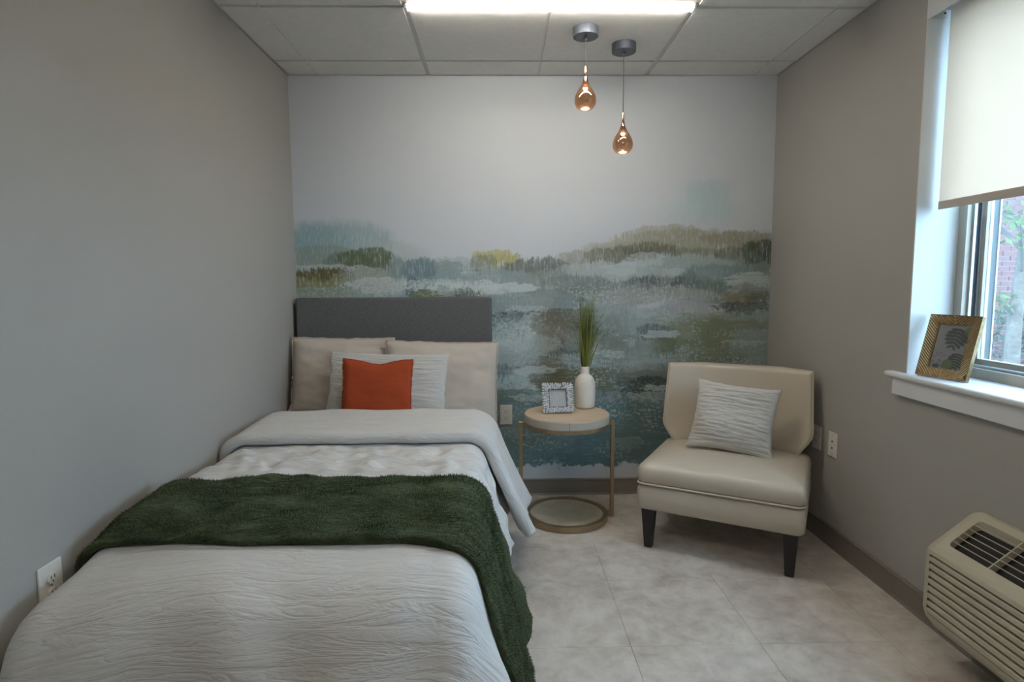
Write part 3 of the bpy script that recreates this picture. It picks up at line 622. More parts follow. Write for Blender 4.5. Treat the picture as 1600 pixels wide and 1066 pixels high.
# ------------------------------------------------------------------ bed
bed = thing('bed', 'single bed with a charcoal linen upholstered headboard against the mural wall', 'bed', (.57, -1.0, 0))
obj('headboard', box(-.55, .552, .905, .985, .25, 1.19, .012, 3), M['linen'], bed)
for s in (-1, 1): obj('headboard_leg', box(s*.44-.03, s*.44+.03, .94, .975, 0, .26), M['bedbase'], bed)
obj('side_rail', box(-.48, -.43, -1.0, .9, .17, .33, .004, 1), M['bedbase'], bed)
obj('side_rail', box(.43, .48, -1.0, .9, .17, .33, .004, 1), M['bedbase'], bed)
obj('foot_rail', box(-.43, .43, -1.0, -.95, .17, .33, .004, 1), M['bedbase'], bed)
obj('slat_base', box(-.43, .43, -.95, .9, .29, .32), M['bedbase'], bed)
for sx in (-1, 1):
    for yy in (-.95, .8): obj('leg', box(sx*.44-.025, sx*.44+.025, yy-.025, yy+.025, 0, .17, .004, 1), M['bedbase'], bed)
XL, XR, BL, ZT = .115, 1.025, 2.04, .576      # flat top of the bed in cloth terms
def sag(a, b): return .055*sstep(1.55, 2.15, b)*(1-sstep(XL-.05, .42, a)) + .02*sstep(1.75, 2.1, b)
def drape(a, b, flare=16.5, ripple=.012, seed=0.0):
    da = a-XR if a > XR else (a-XL if a < XL else 0.0); db = max(0.0, b-BL)
    L = math.hypot(da, db)
    bx = min(max(a, XL), XR); by = -min(b, BL)
    if L < 1e-9: return Vector((a, -b, ZT-sag(a, b)))
    ca, cb = abs(da)/L, db/L
    fs = flare if da > 0 else 0.6
    ph = math.radians(fs*ca*ca + 14*cb*cb + 34*(ca*cb)**2*(1 if da > 0 else .1))
    r = .055*ca*ca + .13*cb*cb; d0 = r*PI/2*.85
    if L < d0:
        th = L/r; out = r*math.sin(th); dn = r*(1-math.cos(th))
    else:
        th = d0/r; out = r*math.sin(th)+(L-d0)*math.sin(ph); dn = r*(1-math.cos(th))+(L-d0)*math.cos(ph)
    ramp = sstep(.05, .45, L)
    wv = lambda t: math.sin(t*17+seed)+.6*math.sin(t*31+1.3+seed*2)
    rip = ramp*ripple*(ca**6*wv(b)+1.3*cb**6*wv(a)+(ca*cb)**2*3.2*math.sin(6*math.atan2(db, abs(da))+seed)) if da >= 0 else ramp*ripple*cb**6*wv(a)*1.3
    out += rip
    sx_o = da/L*out
    if da < 0: sx_o = max(sx_o, -.062)
    return Vector((bx + sx_o, by - db/L*out, ZT-dn-sag(a, b)))
bm = bmesh.new(); secs = []
for y, ins in ((-.10, .03), (-.105, .012), (-.125, .0), (-.5, 0), (-1.0, 0), (-1.4, 0), (-1.6, 0), (-1.75, 0), (-1.9, 0), (-1.99, .0), (-2.02, .014), (-2.03, .035)):
    L = []
    for (cx, cz, a0) in ((1.005, .525, 0), (.135, .525, PI/2), (.135, .385, PI), (1.005, .385, 3*PI/2)):
        for i in range(7):
            a = a0+PI/2*i/6; x = cx+.047*math.cos(a); z = cz+.047*math.sin(a)
            x = .57+(x-.57)*(1-ins/.48); z = .455+(z-.455)*(1-ins/.12)
            if z > .455: z -= (sag(x, -y)+.002)*(z-.455)/.117
            L.append(bm.verts.new((x, y, z)))
    secs.append(L)
for a, b in zip(secs, secs[1:]):
    for i in range(28): bm.faces.new((a[i], a[(i+1) % 28], b[(i+1) % 28], b[i]))
bm.faces.new(secs[0][::-1]); bm.faces.new(secs[-1]); bmesh.ops.recalc_face_normals(bm, faces=bm.faces)
tag(obj('mattress', bm, M['sheet'], None, True), 'mattress in a white fitted sheet, edge showing beneath the pillows', 'mattress')
def slab(name, m, a0, a1, na, b0f, b1f, nb, h0, h1, disp, flare=16.5, ripple=.012, seed=0.0, parent=None):
    bm = bmesh.new(); uv = bm.loops.layers.uv.new('UVMap'); hm = (h0+h1)/2; hr = (h1-h0)/2
    loop = []
    for i in range(nb+1): loop.append((i/nb, 1, 0))
    for q in range(1, 5): loop.append((1, math.cos(PI*q/5), math.sin(PI*q/5)))
    nbot = max(4, nb//3)
    for i in range(nbot+1): loop.append((1-i/nbot, -1, 0))
    for q in range(1, 5): loop.append((0, -math.cos(PI*q/5), -math.sin(PI*q/5)))
    rings = []; uvs = []
    for ia in range(na+1):
        a = a0+(a1-a0)*ia/na; b0, b1 = b0f(a), b1f(a); ring = []; uu = []
        for (t, hh, ex) in loop:
            b = b0+(b1-b0)*t
            p = drape(a, b, flare, ripple, seed); e = .004
            n = (drape(a, b+e, flare, ripple, seed)-drape(a, b-e, flare, ripple, seed)).cross(drape(a+e, b, flare, ripple, seed)-drape(a-e, b, flare, ripple, seed))
            n.normalize()
            tb = (drape(a, b+e, flare, ripple, seed)-drape(a, b-e, flare, ripple, seed)).normalized()
            hq = hm+hr*hh
            if hh > 0: hq += disp(a, b)*hh
            pp = p + n*hq + tb*(ex*hr); pp.x = max(pp.x, .007)
            ring.append(bm.verts.new(pp)); uu.append((a, b + (math.copysign(math.acos(max(-1, min(1, hh)))*hr, ex) if ex else 0)))
        rings.append(ring); uvs.append(uu)
    n = len(loop)
    for i in range(na):
        for j in range(n):
            j2 = (j+1) % n
            f = bm.faces.new((rings[i][j], rings[i][j2], rings[i+1][j2], rings[i+1][j]))
            for lp, q in zip(f.loops, (uvs[i][j], uvs[i][j2], uvs[i+1][j2], uvs[i+1][j])): lp[uv].uv = q
    bm.faces.new(rings[0][::-1]); bm.faces.new(rings[-1])
    bmesh.ops.recalc_face_normals(bm, faces=bm.faces)
    return obj(name, bm, m, parent, True)
def ridge(x, y, s=0.0): return 1-abs(nz(x, y, s))*2.2
def comf_disp(a, b):
    if b < .95: return 0
    d = .0026*ridge(a*2.2+nz(a*2, b*3)*.8, b*13+nz(a*3, b*2, 4)*1.6) + .0014*ridge(a*5, b*30, 7)
    puck = sstep(1.0, 1.1, b)*(1-sstep(1.42, 1.55, b))
    d += puck*(.020*nz(a*8, b*11, 2)+.019*nz(a*17, b*24, 5))
    d += sstep(1.9, 2.3, b)*.024*nz(a*7, b*2.0, 9)
    return d
comf = slab('comforter', M['comforter'], XL-.44, XR+.39, 210, lambda a: .60, lambda a: 2.50, 260, .002, .024, comf_disp)
tag(comf, 'pale grey crinkled comforter covering the bed', 'comforter')
def fold_disp(a, b): return .003*ridge(a*2.5, b*30, 3)+.006*nz(a*5, b*6, 8)+.012*max(0, nz(a*2.2, b*3, 1))
fo = slab('turned_back_fold', M['comforter'], XL-.25, XR+.43, 150, lambda a: .60+.02*nz(a*3, 0), lambda a: 1.02+.015*nz(a*4, 3)+.06*sstep(XR, XR+.4, a), 50, .030, .078, fold_disp, 23, .014, 2.0, comf)
def thr_disp(a, b): return .020*nz(a*3.0, b*7, 11)+.012*nz(a*8, b*14, 6)+.006*nz(a*16, b*20, 2)
thr = slab('throw_blanket', M['fur'], XL-.22, XR+.50, 170, lambda a: 1.515+.02*nz(a*3, 5)+.03*sstep(XR, XR+.4, a), lambda a: 1.935-.06*(1-sstep(XL, .5, a))+.015*nz(a*3, 9)+.07*sstep(.9, XR+.1, a)+.20*sstep(XR+.05, XR+.5, a), 80, .029, .052, thr_disp, 17.2, .012, 0.0)
tag(thr, 'dark green faux fur throw laid across the bed', 'throw')

# short pile standing off the throw
me = thr.data; rf = random.Random(8); vs_ = []; fs_ = []; uvl = me.uv_layers.active.data; uvo = []
for p_ in me.polygons:
    if len(p_.vertices) != 4: continue
    A_, B_, C_, D4 = [me.vertices[i].co for i in p_.vertices]; nn = p_.normal
    if nn.z < -.2: continue
    u0 = uvl[p_.loop_start].uv; cq = p_.center; fb0 = Vector((nz(cq.x*7, cq.y*7, 1), nz(cq.x*7, cq.y*7, 9), nz(cq.x*9, cq.y*9, 5)))*1.1
    for _ in range(max(1, int(p_.area/1.7e-5+rf.random()))):
        r1, r2 = rf.random(), rf.random(); q = (A_*(1-r1)+B_*r1)*(1-r2)+(D4*(1-r1)+C_*r1)*r2
        fl_ = fb0+Vector((rf.gauss(0, .3), rf.gauss(0, .3), rf.gauss(-.1, .3)))
        d_ = (nn*.5+fl_).normalized()*rf.uniform(.006, .010); w_ = d_.cross(nn); w_ = (w_.normalized() if w_.length > 1e-6 else Vector((1, 0, 0)))*.0011
        n0 = len(vs_); vs_ += [q-w_-nn*.002, q+w_-nn*.002, q+d_]; fs_.append((n0, n0+1, n0+2)); uvo += [tuple(u0)]*3
mp_ = bpy.data.meshes.new('pile'); mp_.from_pydata(vs_, [], fs_); mp_.materials.append(M['fur'])
ul = mp_.uv_layers.new(name='UVMap'); ul.data.foreach_set('uv', [c for q in uvo for c in q])
po_ = bpy.data.objects.new('pile', mp_); C.objects.link(po_); po_.parent = thr; po_['kind'] = 'stuff'
# ------------------------------------------------------------------ pillows
def pillow(name, w, h, t, m, label, cat, loc, rot, pinch=.05, flange=0.0, wr=.006, seed=0, n=44, power=.42, piping=None, dent=None, corner=0.0, wdir=(3, 9), rest=None):
    from mathutils import Euler
    MW = Matrix.Translation(loc) @ Euler(rot).to_matrix().to_4x4(); MI = MW.inverted()
    bm = bmesh.new(); uv = bm.loops.layers.uv.new('UVMap')
    def settle(p):
        if rest is None: return p
        q = MW @ p; fl_ = rest-.16*sstep(1.03, 1.10, q.x)
        if q.z < fl_+.05: q.z = fl_+.05*math.exp((q.z-fl_-.05)/.05)
        return MI @ q
    def P(u, v, side):
        fu, fv = (abs(u), abs(v))
        x = w/2*u*(1-pinch*(1-v*v)*fu**3); z = h/2*v*(1-pinch*(1-u*u)*fv**3)
        uu, vv = u, v
        if flange:
            uu = max(-1, min(1, u*w/2/(w/2-flange))); vv = max(-1, min(1, v*h/2/(h/2-flange)))
        th = t/2*(max(0, (1-uu*uu))*max(0, (1-vv*vv)))**power
        e = sstep(0, .25, 1-max(abs(uu), abs(vv)))
        d = wr*e*(nz(u*wdir[0]+seed, v*wdir[1], seed)+.6*nz(u*wdir[0]*2.3, v*wdir[1]*2.1, seed+3))
        d += .012*e*nz(u*1.7+seed, v*1.7, seed+8)
        if dent: z -= dent*math.exp(-(u/.45)**2)*sstep(.2, 1, v)
        rim = .004 if max(fu, fv) > .999 else .0
        edge_w = .004*nz(u*6+seed, v*6, 2) if max(fu, fv) > .95 else 0
        return settle(Vector((x+edge_w, side*(th+.0025*(max(fu, fv) < .999))+side*d*(th > .001), z+edge_w)))
    def warp(q): 
        s = q/n*2-1; return math.copysign(abs(s)**.85, s) if s else 0.0
    front = [[bm.verts.new(P(warp(i), warp(j), -1)) for j in range(n+1)] for i in range(n+1)]
    back = [[front[i][j] if i in (0, n) or j in (0, n) else bm.verts.new(P(warp(i), warp(j), 1)) for j in range(n+1)] for i in range(n+1)]
    for G, flip in ((front, False), (back, True)):
        for i in range(n):
            for j in range(n):
                q = [(i, j), (i+1, j), (i+1, j+1), (i, j+1)]
                if flip: q = q[::-1]
                f = bm.faces.new([G[a][b] for a, b in q])
                for lp, (a, b) in zip(f.loops, q): lp[uv].uv = (warp(a)*w/2, warp(b)*h/2)
    outline = [front[i][0].co.copy() for i in range(n)] + [front[n][j].co.copy() for j in range(n)] + [front[n-i][n].co.copy() for i in range(n)] + [front[0][n-j].co.copy() for j in range(n)]
    o = obj(name, bm, m, None, True, loc, rot); tag(o, label, cat)
    if piping: obj('piping', tube(outline, piping, 6, True), m, o, True)
    return o
R = math.radians
pb = pillow('bed_pillow', .56, .46, .12, M['beige'], 'beige pillow propped at the wall side of the headboard', 'pillow', (.30, -.205, .748), (R(-12), R(1), R(2)), .03, .012, .010, 1, wdir=(2, 3), piping=.0032, rest=.576)
pb = pillow('bed_pillow', .62, .50, .12, M['beige'], 'beige pillow propped at the side-table side of the headboard', 'pillow', (.845, -.235, .705), (R(-12), R(2), R(4)), .03, .012, .010, 5, wdir=(2, 3), piping=.0032, rest=.576)
pillow('sham_pillow', .63, .40, .11, M['shamcloth'], 'white crinkled pillow behind the orange cushion', 'pillow', (.575, -.372, .712), (R(-20), R(2), R(0)), .05, .0, .006, 9, wdir=(1.6, 20), piping=.003, rest=.576, n=90)
pillow('orange_cushion', .35, .33, .10, M['orange'], 'small rust orange square cushion at the front of the pillows', 'cushion', (.548, -.500, .728), (R(-13), R(1.5), R(2)), .04, .0, .002, 12, piping=.0042, dent=.022, rest=.576)

# ------------------------------------------------------------------ side table
T = thing('side_table', 'round pale wood side table on a brass C-frame beside the bed', 'side table', (1.52, -.345, 0))
top = obj('table_top', lathe([(.218, .530), (.2245, .532), (.2255, .540), (.2255, .570), (.2225, .5745)], 72), M['woodrim'], T, False)
obj('wood_disc', lathe([(.2222, .5740), (.2222, .5752)], 72), M['wood'], top)
for a in (-1.62, 1.5): obj('seam', box(-.0008, .0008, -.0003, .0003, .531, .573), M['slot'], top, loc=(.2257*math.cos(a), .2257*math.sin(a), 0), rot=(0, 0, a+PI/2))
def ring(r0, r1, z0, z1, seg=72):
    bm = bmesh.new(); add_lathe(bm, [(r0, z0), (r1, z0), (r1, z1), (r0, z1), (r0, z0)], seg, False); bmesh.ops.recalc_face_normals(bm, faces=bm.faces); return bm
obj('upper_ring', ring(.185, .214, .508, .530), M['brass'], T)
br = obj('base_ring', ring(.196, .2215, .004, .032), M['brass'], T)
obj('base_mirror', lathe([(.196, .010), (.196, .025)], 72), M['oldmirror'], br)
for a in (-PI/2, PI/6, 5*PI/6):
    obj('foot', lathe([(.007, 0), (.007, .005)], 12), M['brass'], T, loc=(.209*math.cos(a), .209*math.sin(a), 0))
for s in (-1, 1):
    bm = bmesh.new(); add_box(bm, -.010, .010, -.010, .010, .008, .530, .0015, 1)
    xa, xb = (-.040, -.010) if s > 0 else (.010, .040)
    add_box(bm, xa, xb, -.009, .009, .508, .528, .001, 1); add_box(bm, xa, xb, -.009, .009, .010, .030, .001, 1)
    obj('upright', bm, M['brass'], T, loc=(s*.2465, .0, 0))

# vase with grass
vz = lathe([(.040, 0), (.052, .004), (.0555, .014), (.0575, .05), (.0585, .10), (.0580, .125), (.0555, .145), (.049, .163), (.038, .178), (.0275, .186), (.0238, .190), (.0232, .197), (.0232, .222), (.0238, .229), (.0225, .231), (.0205, .229), (.0200, .19), (.015, .15), (.012, .06)], 64)
k = NT('textured_ceramic'); tc = k.n('ShaderNodeTexCoord'); sx_ = k.n('ShaderNodeSeparateXYZ'); k.l(tc.outputs['Object'], sx_.inputs[0])
ang = k.math('ARCTAN2', sx_.outputs[1], sx_.outputs[0]); zz = sx_.outputs[2]
f = k.math('MULTIPLY', k.math('SINE', k.math('MULTIPLY_ADD', ang, 22.0, k.math('MULTIPLY', zz, 420.0))), k.math('SINE', k.math('MULTIPLY_ADD', ang, -22.0, k.math('MULTIPLY', zz, 420.0))))
mk = k.n('ShaderNodeMapRange'); k.l(zz, mk.inputs[0]); mk.inputs[1].default_value = .112; mk.inputs[2].default_value = .116
mk2 = k.n('ShaderNodeMapRange'); k.l(zz, mk2.inputs[0]); mk2.inputs[1].default_value = .186; mk2.inputs[2].default_value = .18
f = k.math('MULTIPLY', f, k.math('MULTIPLY', mk.outputs[0], mk2.outputs[0])); k.l(k.bump(f, .4, .003), k.b.inputs['Normal'])
k.b.inputs['Base Color'].default_value = (.74, .69, .62, 1); k.b.inputs['Roughness'].default_value = .42; M['vase'] = k.m
tag(obj('vase', vz, M['vase'], None, True, (1.635, -.215, .5755)), 'white ceramic bottle vase with a textured shoulder on the side table', 'vase')
gr = thing('grass_bunch', 'bunch of tall green grass blades standing in the white vase', 'artificial grass', (1.635, -.215, .745))
rg = random.Random(3)
def blade(x0, y0, dx, dy, hgt, curl, wd_):
    bm = bmesh.new(); n = 9; pv = None
    ang = rg.uniform(0, PI); wx, wy = math.cos(ang), math.sin(ang)*.6
    L = []
    for i in range(n+1):
        t = i/n; x = x0*(1-.0*t)+dx*(t**curl); y = y0+dy*(t**curl); z = hgt*t - (.10*(abs(dx)+abs(dy)))*t**3
        w_ = wd_*(1-t)**.6*(.6+.8*min(1, t*3))+.0002
        L.append([bm.verts.new((x-wx*w_, y-wy*w_, z)), bm.verts.new((x+wy*w_*.4, y-wx*w_*.4+.0, z)), bm.verts.new((x+wx*w_, y+wy*w_, z))])
    for a, b in zip(L, L[1:]):
        bm.faces.new((a[0], a[1], b[1], b[0])); bm.faces.new((a[1], a[2], b[2], b[1])); bm.faces.new((a[2], a[0], b[0], b[2]))
    return bm
for i in range(135):
    a = rg.uniform(0, 2*PI); rr = .013*math.sqrt(rg.random())
    hgt = rg.uniform(.26, .46) if i % 4 else rg.uniform(.40, .50)
    sp = rg.gauss(.014, .042); dy = rg.gauss(-.005, .025); curl = rg.uniform(.9, 1.7)
    if i < 9: sp = rg.uniform(.07, .15); hgt = rg.uniform(.30, .40); curl = rg.uniform(1.6, 2.4)
    if 9 <= i < 13: sp = -rg.uniform(.045, .075); hgt = rg.uniform(.24, .36)
    if sp < -.04 and i >= 13: sp = -.03
    obj('grass_blade', blade(rr*math.cos(a), rr*math.sin(a), sp, dy, hgt, curl, rg.uniform(.0018, .0034)), M['grass'], gr, True)

# small beaded photo frame
fr = thing('beaded_photo_frame', 'small square photo frame edged with pale grey beads on the side table', 'photo frame', (1.475, -.365, .5755), R(4))
tilt = Matrix.Rotation(R(-20.8), 4, 'X')
fw, fi = .152, .090
def tilted(bm):
    bm.transform(tilt); return bm
bm = bmesh.new(); zc = .082
for (x0, x1, z0, z1) in ((-fw/2+.006, -fi/2, zc-fw/2+.006, zc+fw/2-.006), (fi/2, fw/2-.006, zc-fw/2+.006, zc+fw/2-.006), (-fi/2, fi/2, zc+fi/2, zc+fw/2-.006), (-fi/2, fi/2, zc-fw/2+.006, zc-fi/2)):
    add_box(bm, x0, x1, -.006, .006, z0, z1)
obj('frame_border', tilted(bm), M['beadbase'], fr)
bm = bmesh.new(); rb_ = random.Random(5)
def bead(x, z, dx, dz, y, s):
    d = Vector((dx, -.35, dz)).normalized(); m4 = Matrix.Translation((x, y, z)) @ d.to_track_quat('Z', 'Y').to_matrix().to_4x4()
    r = bmesh.ops.create_icosphere(bm, subdivisions=2, radius=1)
    for v_ in r['verts']: v_.co = m4 @ Vector((v_.co.x*s, v_.co.y*s, v_.co.z*s*1.5))
for side in range(4):
    for row, off in ((0, .004), (1, .014), (2, .025)):
        for i in range(12):
            t = (i+.5*(row % 2))/11.5*2-1; e = fw/2-.024+off*1.0; q = t*e
            ox, oz = ((q, e), (q, -e), (e, q), (-e, q))[side]; nx, nz_ = ((t*.7, 1), (t*.7, -1), (1, t*.7), (-1, t*.7))[side]
            bead(ox+rb_.uniform(-.002, .002), max(zc-fw/2+.004, zc+oz+rb_.uniform(-.002, .002)) - 0, nx, nz_, -.007+.003*(row == 2), rb_.uniform(.0044, .0062))
o = obj('bead_border', tilted(bm), M['bead'], fr, True); o['kind'] = 'stuff'
pc = obj('picture', tilted(box(-fi/2, fi/2, .001, .003, zc-fi/2, zc+fi/2)), M['paper'], fr)
obj('glass', tilted(box(-fi/2, fi/2, -.0025, -.001, zc-fi/2, zc+fi/2)), M['picglass'], fr)
obj('backing', tilted(box(-fi/2-.01, fi/2+.01, .0062, .009, zc-fi/2-.01, zc+fi/2+.01)), M['bedbase'], fr)
bm = bmesh.new(); add_tube(bm, [(0, .060, .122), (0, .100, .004)], .004, 6); obj('easel_leg', bm, M['bedbase'], fr)

# ------------------------------------------------------------------ slipper chair
ch = thing('slipper_chair', 'cream leatherette slipper chair with black tapered legs in the corner', 'chair', (2.136, -.879, 0), R(-30))
# local x = along the seat front, local y = towards the backrest; front legs at y=0
def leg_bm(tx=0, ty=0):
    bm = bmesh.new(); rings = []
    for z, w_ in ((0, .0165), (.004, .0185), (.20, .031)):
        k_ = z/.2; rings.append([bm.verts.new((sx*w_+tx*(1-k_), sy*w_+ty*(1-k_), z)) for sx, sy in ((-1,-1),(1,-1),(1,1),(-1,1))])
    for a, b in zip(rings, rings[1:]):
        for i in range(4): bm.faces.new((a[i], a[(i+1) % 4], b[(i+1) % 4], b[i]))
    bm.faces.new(rings[0][::-1]); bm.faces.new(rings[-1])
    bmesh.ops.bevel(bm, geom=[e for e in bm.edges], offset=.003, segments=2, affect='EDGES'); return bm
for s in (-1, 1):
    obj('leg', leg_bm(), M['blackleg'], ch, loc=(s*.308, .012, 0)); obj('leg', leg_bm(0, .05), M['blackleg'], ch, loc=(s*.295, .50, 0))
def cushion(x0, x1, y0, y1, z0, z1, rad, crown, nx=36, ny=36, xback=0):
    """upholstered block: superellipse edges, crowned top"""
    bm = bmesh.new(); cx, cy = (x0+x1)/2, (y0+y1)/2; hx, hy = (x1-x0)/2, (y1-y0)/2; rings = []
    def outline(ins):
        pts = []; rr = rad
        for q, (sx, sy) in enumerate(((1, -1), (1, 1), (-1, 1), (-1, -1))):
            a0 = (-PI/2, 0, PI/2, PI)[q]
            for i in range(9):
                a = a0+PI/2*i/8; pts.append((cx+sx*(hx-rr)+rr*math.cos(a)-sx*0, cy+sy*(hy-rr)+rr*math.sin(a)))
        return [(cx+(px-cx)*(1-ins/hx), cy+(py-cy)*(1-ins/hy)) for px, py in pts]
    ch_ = z1-z0; prof = [(.010, 0), (.0, .012), (-.003, ch_*.5), (.0, ch_-.026), (.006, ch_-.012), (.016, ch_-.003), (.03, ch_+crown*.12), (.08, ch_+crown*.42), (.15, ch_+crown*.75), (.23, ch_+crown*.95), (.30, ch_+crown)]
    for ins, dz in prof:
        rings.append([bm.verts.new((px, py, z0+dz)) for px, py in outline(min(ins, min(hx, hy)-.01))])
    n = len(rings[0])
    for a, b in zip(rings, rings[1:]):
        for i in range(n): bm.faces.new((a[i], a[(i+1) % n], b[(i+1) % n], b[i]))
    bm.faces.new(rings[0][::-1]); bm.faces.new(rings[-1]); return bm, outline(0)
bm, ol = cushion(-.362, .362, -.032, .575, .195, .318, .03, .0); obj('seat_base', bm, M['leather'], ch, True)
bm, ol = cushion(-.360, .360, -.034, .545, .322, .412, .035, .028); obj('seat', bm, M['leather'], ch, True)
obj('piping', tube([(x, y, .3215) for x, y in ol], .0048, 8, True), M['leather'], ch, True)
# backrest: flat middle panel, side wings turned forward, cut in at the bottom
def hw(z):
    if z < .52: return .300+.062*sstep(.40, .52, z)
    return .362-.012*(z-.52)/.3
def back_pt(s, z, side):   # s in -1..1 ; side 0 front, 1 rear
    x = hw(z)*s; d = .500+.075*(z-.40)/.42
    wing = max(0, abs(s)-.52)/.48; d -= .070*wing**1.15
    th = .085-.02*wing
    return Vector((x, d+side*th, z))
bm = bmesh.new(); NS, NZ = 48, 26; zb0, zb1 = .395, .825
def rnd(s, z, side):
    # rounded rim: pull the two faces together at the outline
    es = 1-abs(s); ez = min((zb1-z), (z-zb0)*4); e = min(es*hw(z), ez); r = .022
    q = 1 if e >= r else math.sqrt(max(0, 1-(1-e/r)**2))
    f = back_pt(s, z, 0); b = back_pt(s, z, 1); mid = (f+b)/2; p = (f if side == 0 else b)
    dd = (p-mid); L = dd.length; return mid + dd*((L-r+r*q)/L)
def gs(i): t = i/NS*2-1; return math.copysign(1-(1-abs(t))**1.7, t)
def gz(j): t = j/NZ; return zb0+(zb1-zb0)*(1-(1-t)**1.7)
G = [[[bm.verts.new(rnd(gs(i), gz(j), sd)) for j in range(NZ+1)] for i in range(NS+1)] for sd in (0, 1)]
for sd in (0, 1):
    for i in range(NS):
        for j in range(NZ):
            q = (G[sd][i][j], G[sd][i+1][j], G[sd][i+1][j+1], G[sd][i][j+1]); bm.faces.new(q if sd == 0 else q[::-1])
rim = [(i, 0) for i in range(NS)] + [(NS, j) for j in range(NZ)] + [(NS-i, NZ) for i in range(NS)] + [(0, NZ-j) for j in range(NZ)]
for (a, b) in zip(rim, rim[1:]+rim[:1]): bm.faces.new((G[0][b[0]][b[1]], G[0][a[0]][a[1]], G[1][a[0]][a[1]], G[1][b[0]][b[1]]))
bmesh.ops.recalc_face_normals(bm, faces=bm.faces)
bk = obj('backrest', bm, M['leather'], ch, True)
for s in (-1, 1):
    pts = [rnd(s*.9999, gz(j), 0)+Vector((s*.0015, -.004, 0)) for j in range(NZ+1)]
    obj('piping', tube(pts, .0042, 8), M['leather'], bk, True)
    pts = [back_pt(s*.50, zb0+.02+(zb1-.03-zb0)*j/12, 0)+Vector((0, .0012, 0)) for j in range(13)]
    obj('seam', tube(pts, .0022, 6), M['leather'], bk, True)
cu = pillow('throw_cushion', .405, .36, .14, M['cushioncloth'], 'grey-white crinkled square cushion on the cream chair', 'cushion', (0, 0, 0), (0, 0, 0), .10, 0, .008, 21, wdir=(1.6, 18), n=90)
cu.matrix_world = Matrix.Translation((2.318, -.592, .593)) @ Matrix.Rotation(R(-27), 4, 'Z') @ Matrix.Rotation(R(-24), 4, 'X') @ Matrix.Rotation(R(5), 4, 'Y')

# ------------------------------------------------------------------ pendants
def pendant(x, y, ztop, label):
    t = thing('pendant_light', label, 'pendant light', (x, y, H), 0, 'copper drop pendants')
    obj('canopy', lathe([(.056, -.040), (.0585, -.038), (.0585, 0)], 48), M['canopy'], t)
    obj('cord_grip', lathe([(.004, -.054), (.006, -.052), (.006, -.039)], 16), M['canopy'], t)
    zt = ztop-H
    obj('cord', tube([(0, 0, -.045), (0, 0, zt+.002)], .0019, 8), M['cord'], t)
    nk = obj('neck', lathe([(.0035, 0), (.0048, -.004), (.0060, -.030), (.0078, -.056)], 20), M['copper'], t, True, (0, 0, zt))
    prof = [(.0080, -.050), (.0100, -.062), (.0145, -.076), (.0215, -.090), (.0305, -.104), (.0395, -.119), (.0465, -.135), (.0495, -.150), (.0490, -.164), (.0445, -.178), (.0360, -.190), (.0240, -.198), (.0110, -.2015), (.0008, -.2022)]
    bm = bmesh.new(); add_lathe(bm, prof[::-1], 48, False); 
    gl_ = obj('glass_drop', bm, M['copperglass'], t, True, (0, 0, zt))
    bu = obj('led_module', lathe([(.0105, -.100), (.0125, -.096), (.0125, -.088), (.008, -.076)], 20), M['copper'], t, True, (0, 0, zt))
    obj('led_lens', lathe([(.002, -.112), (.008, -.109), (.0112, -.101), (.0104, -.0985)], 20), M['bulb'], bu, True)
    obj('bottom_glow', lathe([(.004, -.1965), (.016, -.1945), (.020, -.191), (.010, -.189), (.002, -.1885)], 20), M['dropglow'], t, True, (0, 0, zt))  # added emissive piece imitating the LED's glow on the bottom of the glass
M['dropglow'] = simple('drop_bottom_glow', (1, .85, .65), .5, emit=(1, .80, .58), es=1.6)
pendant(1.570, -.625, 2.258, 'copper glass drop pendant hanging higher, nearer the bed')
pendant(1.783, -.445, 2.100, 'copper glass drop pendant hanging lower, nearer the window')

# ------------------------------------------------------------------ gold leaf-relief frame on the sill
gd = thing('gold_photo_frame', 'gold relief photo frame with monstera leaf print on the window sill', 'photo frame', (2.785, -1.328, .9095), R(-77))
GW, GH, GB, GV = .196, .236, .039, .036
tl = Matrix.Rotation(R(-15), 4, 'X')
def gt(bm): bm.transform(tl); return bm
bm = bmesh.new()
def ringquad(x0, z0, x1, z1, y): return [(x0, y, z0), (x1, y, z0), (x1, y, z1), (x0, y, z1)]
outer_f = ringquad(-GW/2, 0, GW/2, GH, -.012); inner_f = ringquad(-GW/2+GB, GV, GW/2-GB, GH-GV, -.004)
outer_b = ringquad(-GW/2, 0, GW/2, GH, .004); inner_b = ringquad(-GW/2+GB, GV, GW/2-GB, GH-GV, .004)
V4 = [[bm.verts.new(p) for p in L] for L in (outer_f, inner_f, inner_b, outer_b)]
for A, B in ((0, 1), (1, 2), (2, 3), (3, 0)):
    for i in range(4): bm.faces.new((V4[A][i], V4[A][(i+1) % 4], V4[B][(i+1) % 4], V4[B][i]))
bmesh.ops.recalc_face_normals(bm, faces=bm.faces)
fb_ = obj('frame_border', gt(bm), M['gold'], gd)
def fy(x, z):   # depth of the sloping border face
    ox = max(0, abs(x)-(GW/2-GB))/GB; oz = max(0, abs(z-GH/2)-(GH/2-GV))/GV; return -.004-.008*max(ox, oz)
bm = bmesh.new()
for s in (-1, 1):        # raised leaf veins fanning to the left and right of the middle
    for i in range(34):
        z_in = GH*(i/33)*1.5-.30*GH+.02; pts = []
        for q in range(13):
            t = q/12; x = s*(.002+(GW/2-.004)*t); z = z_in+(-.12+.9*i/45*.0)*0 + (t**1.15)*.085*(1 if True else 0)
            ok = .003 < z < GH-.003 and (abs(x) > GW/2-GB+.001 or z < GV-.001 or z > GH-GV+.001)
            if ok: pts.append((x, fy(x, z)-.0006, z))
            else:
                if len(pts) > 1: add_tube(bm, pts, .0015, 4)
                pts = []
        if len(pts) > 1: add_tube(bm, pts, .0015, 4)
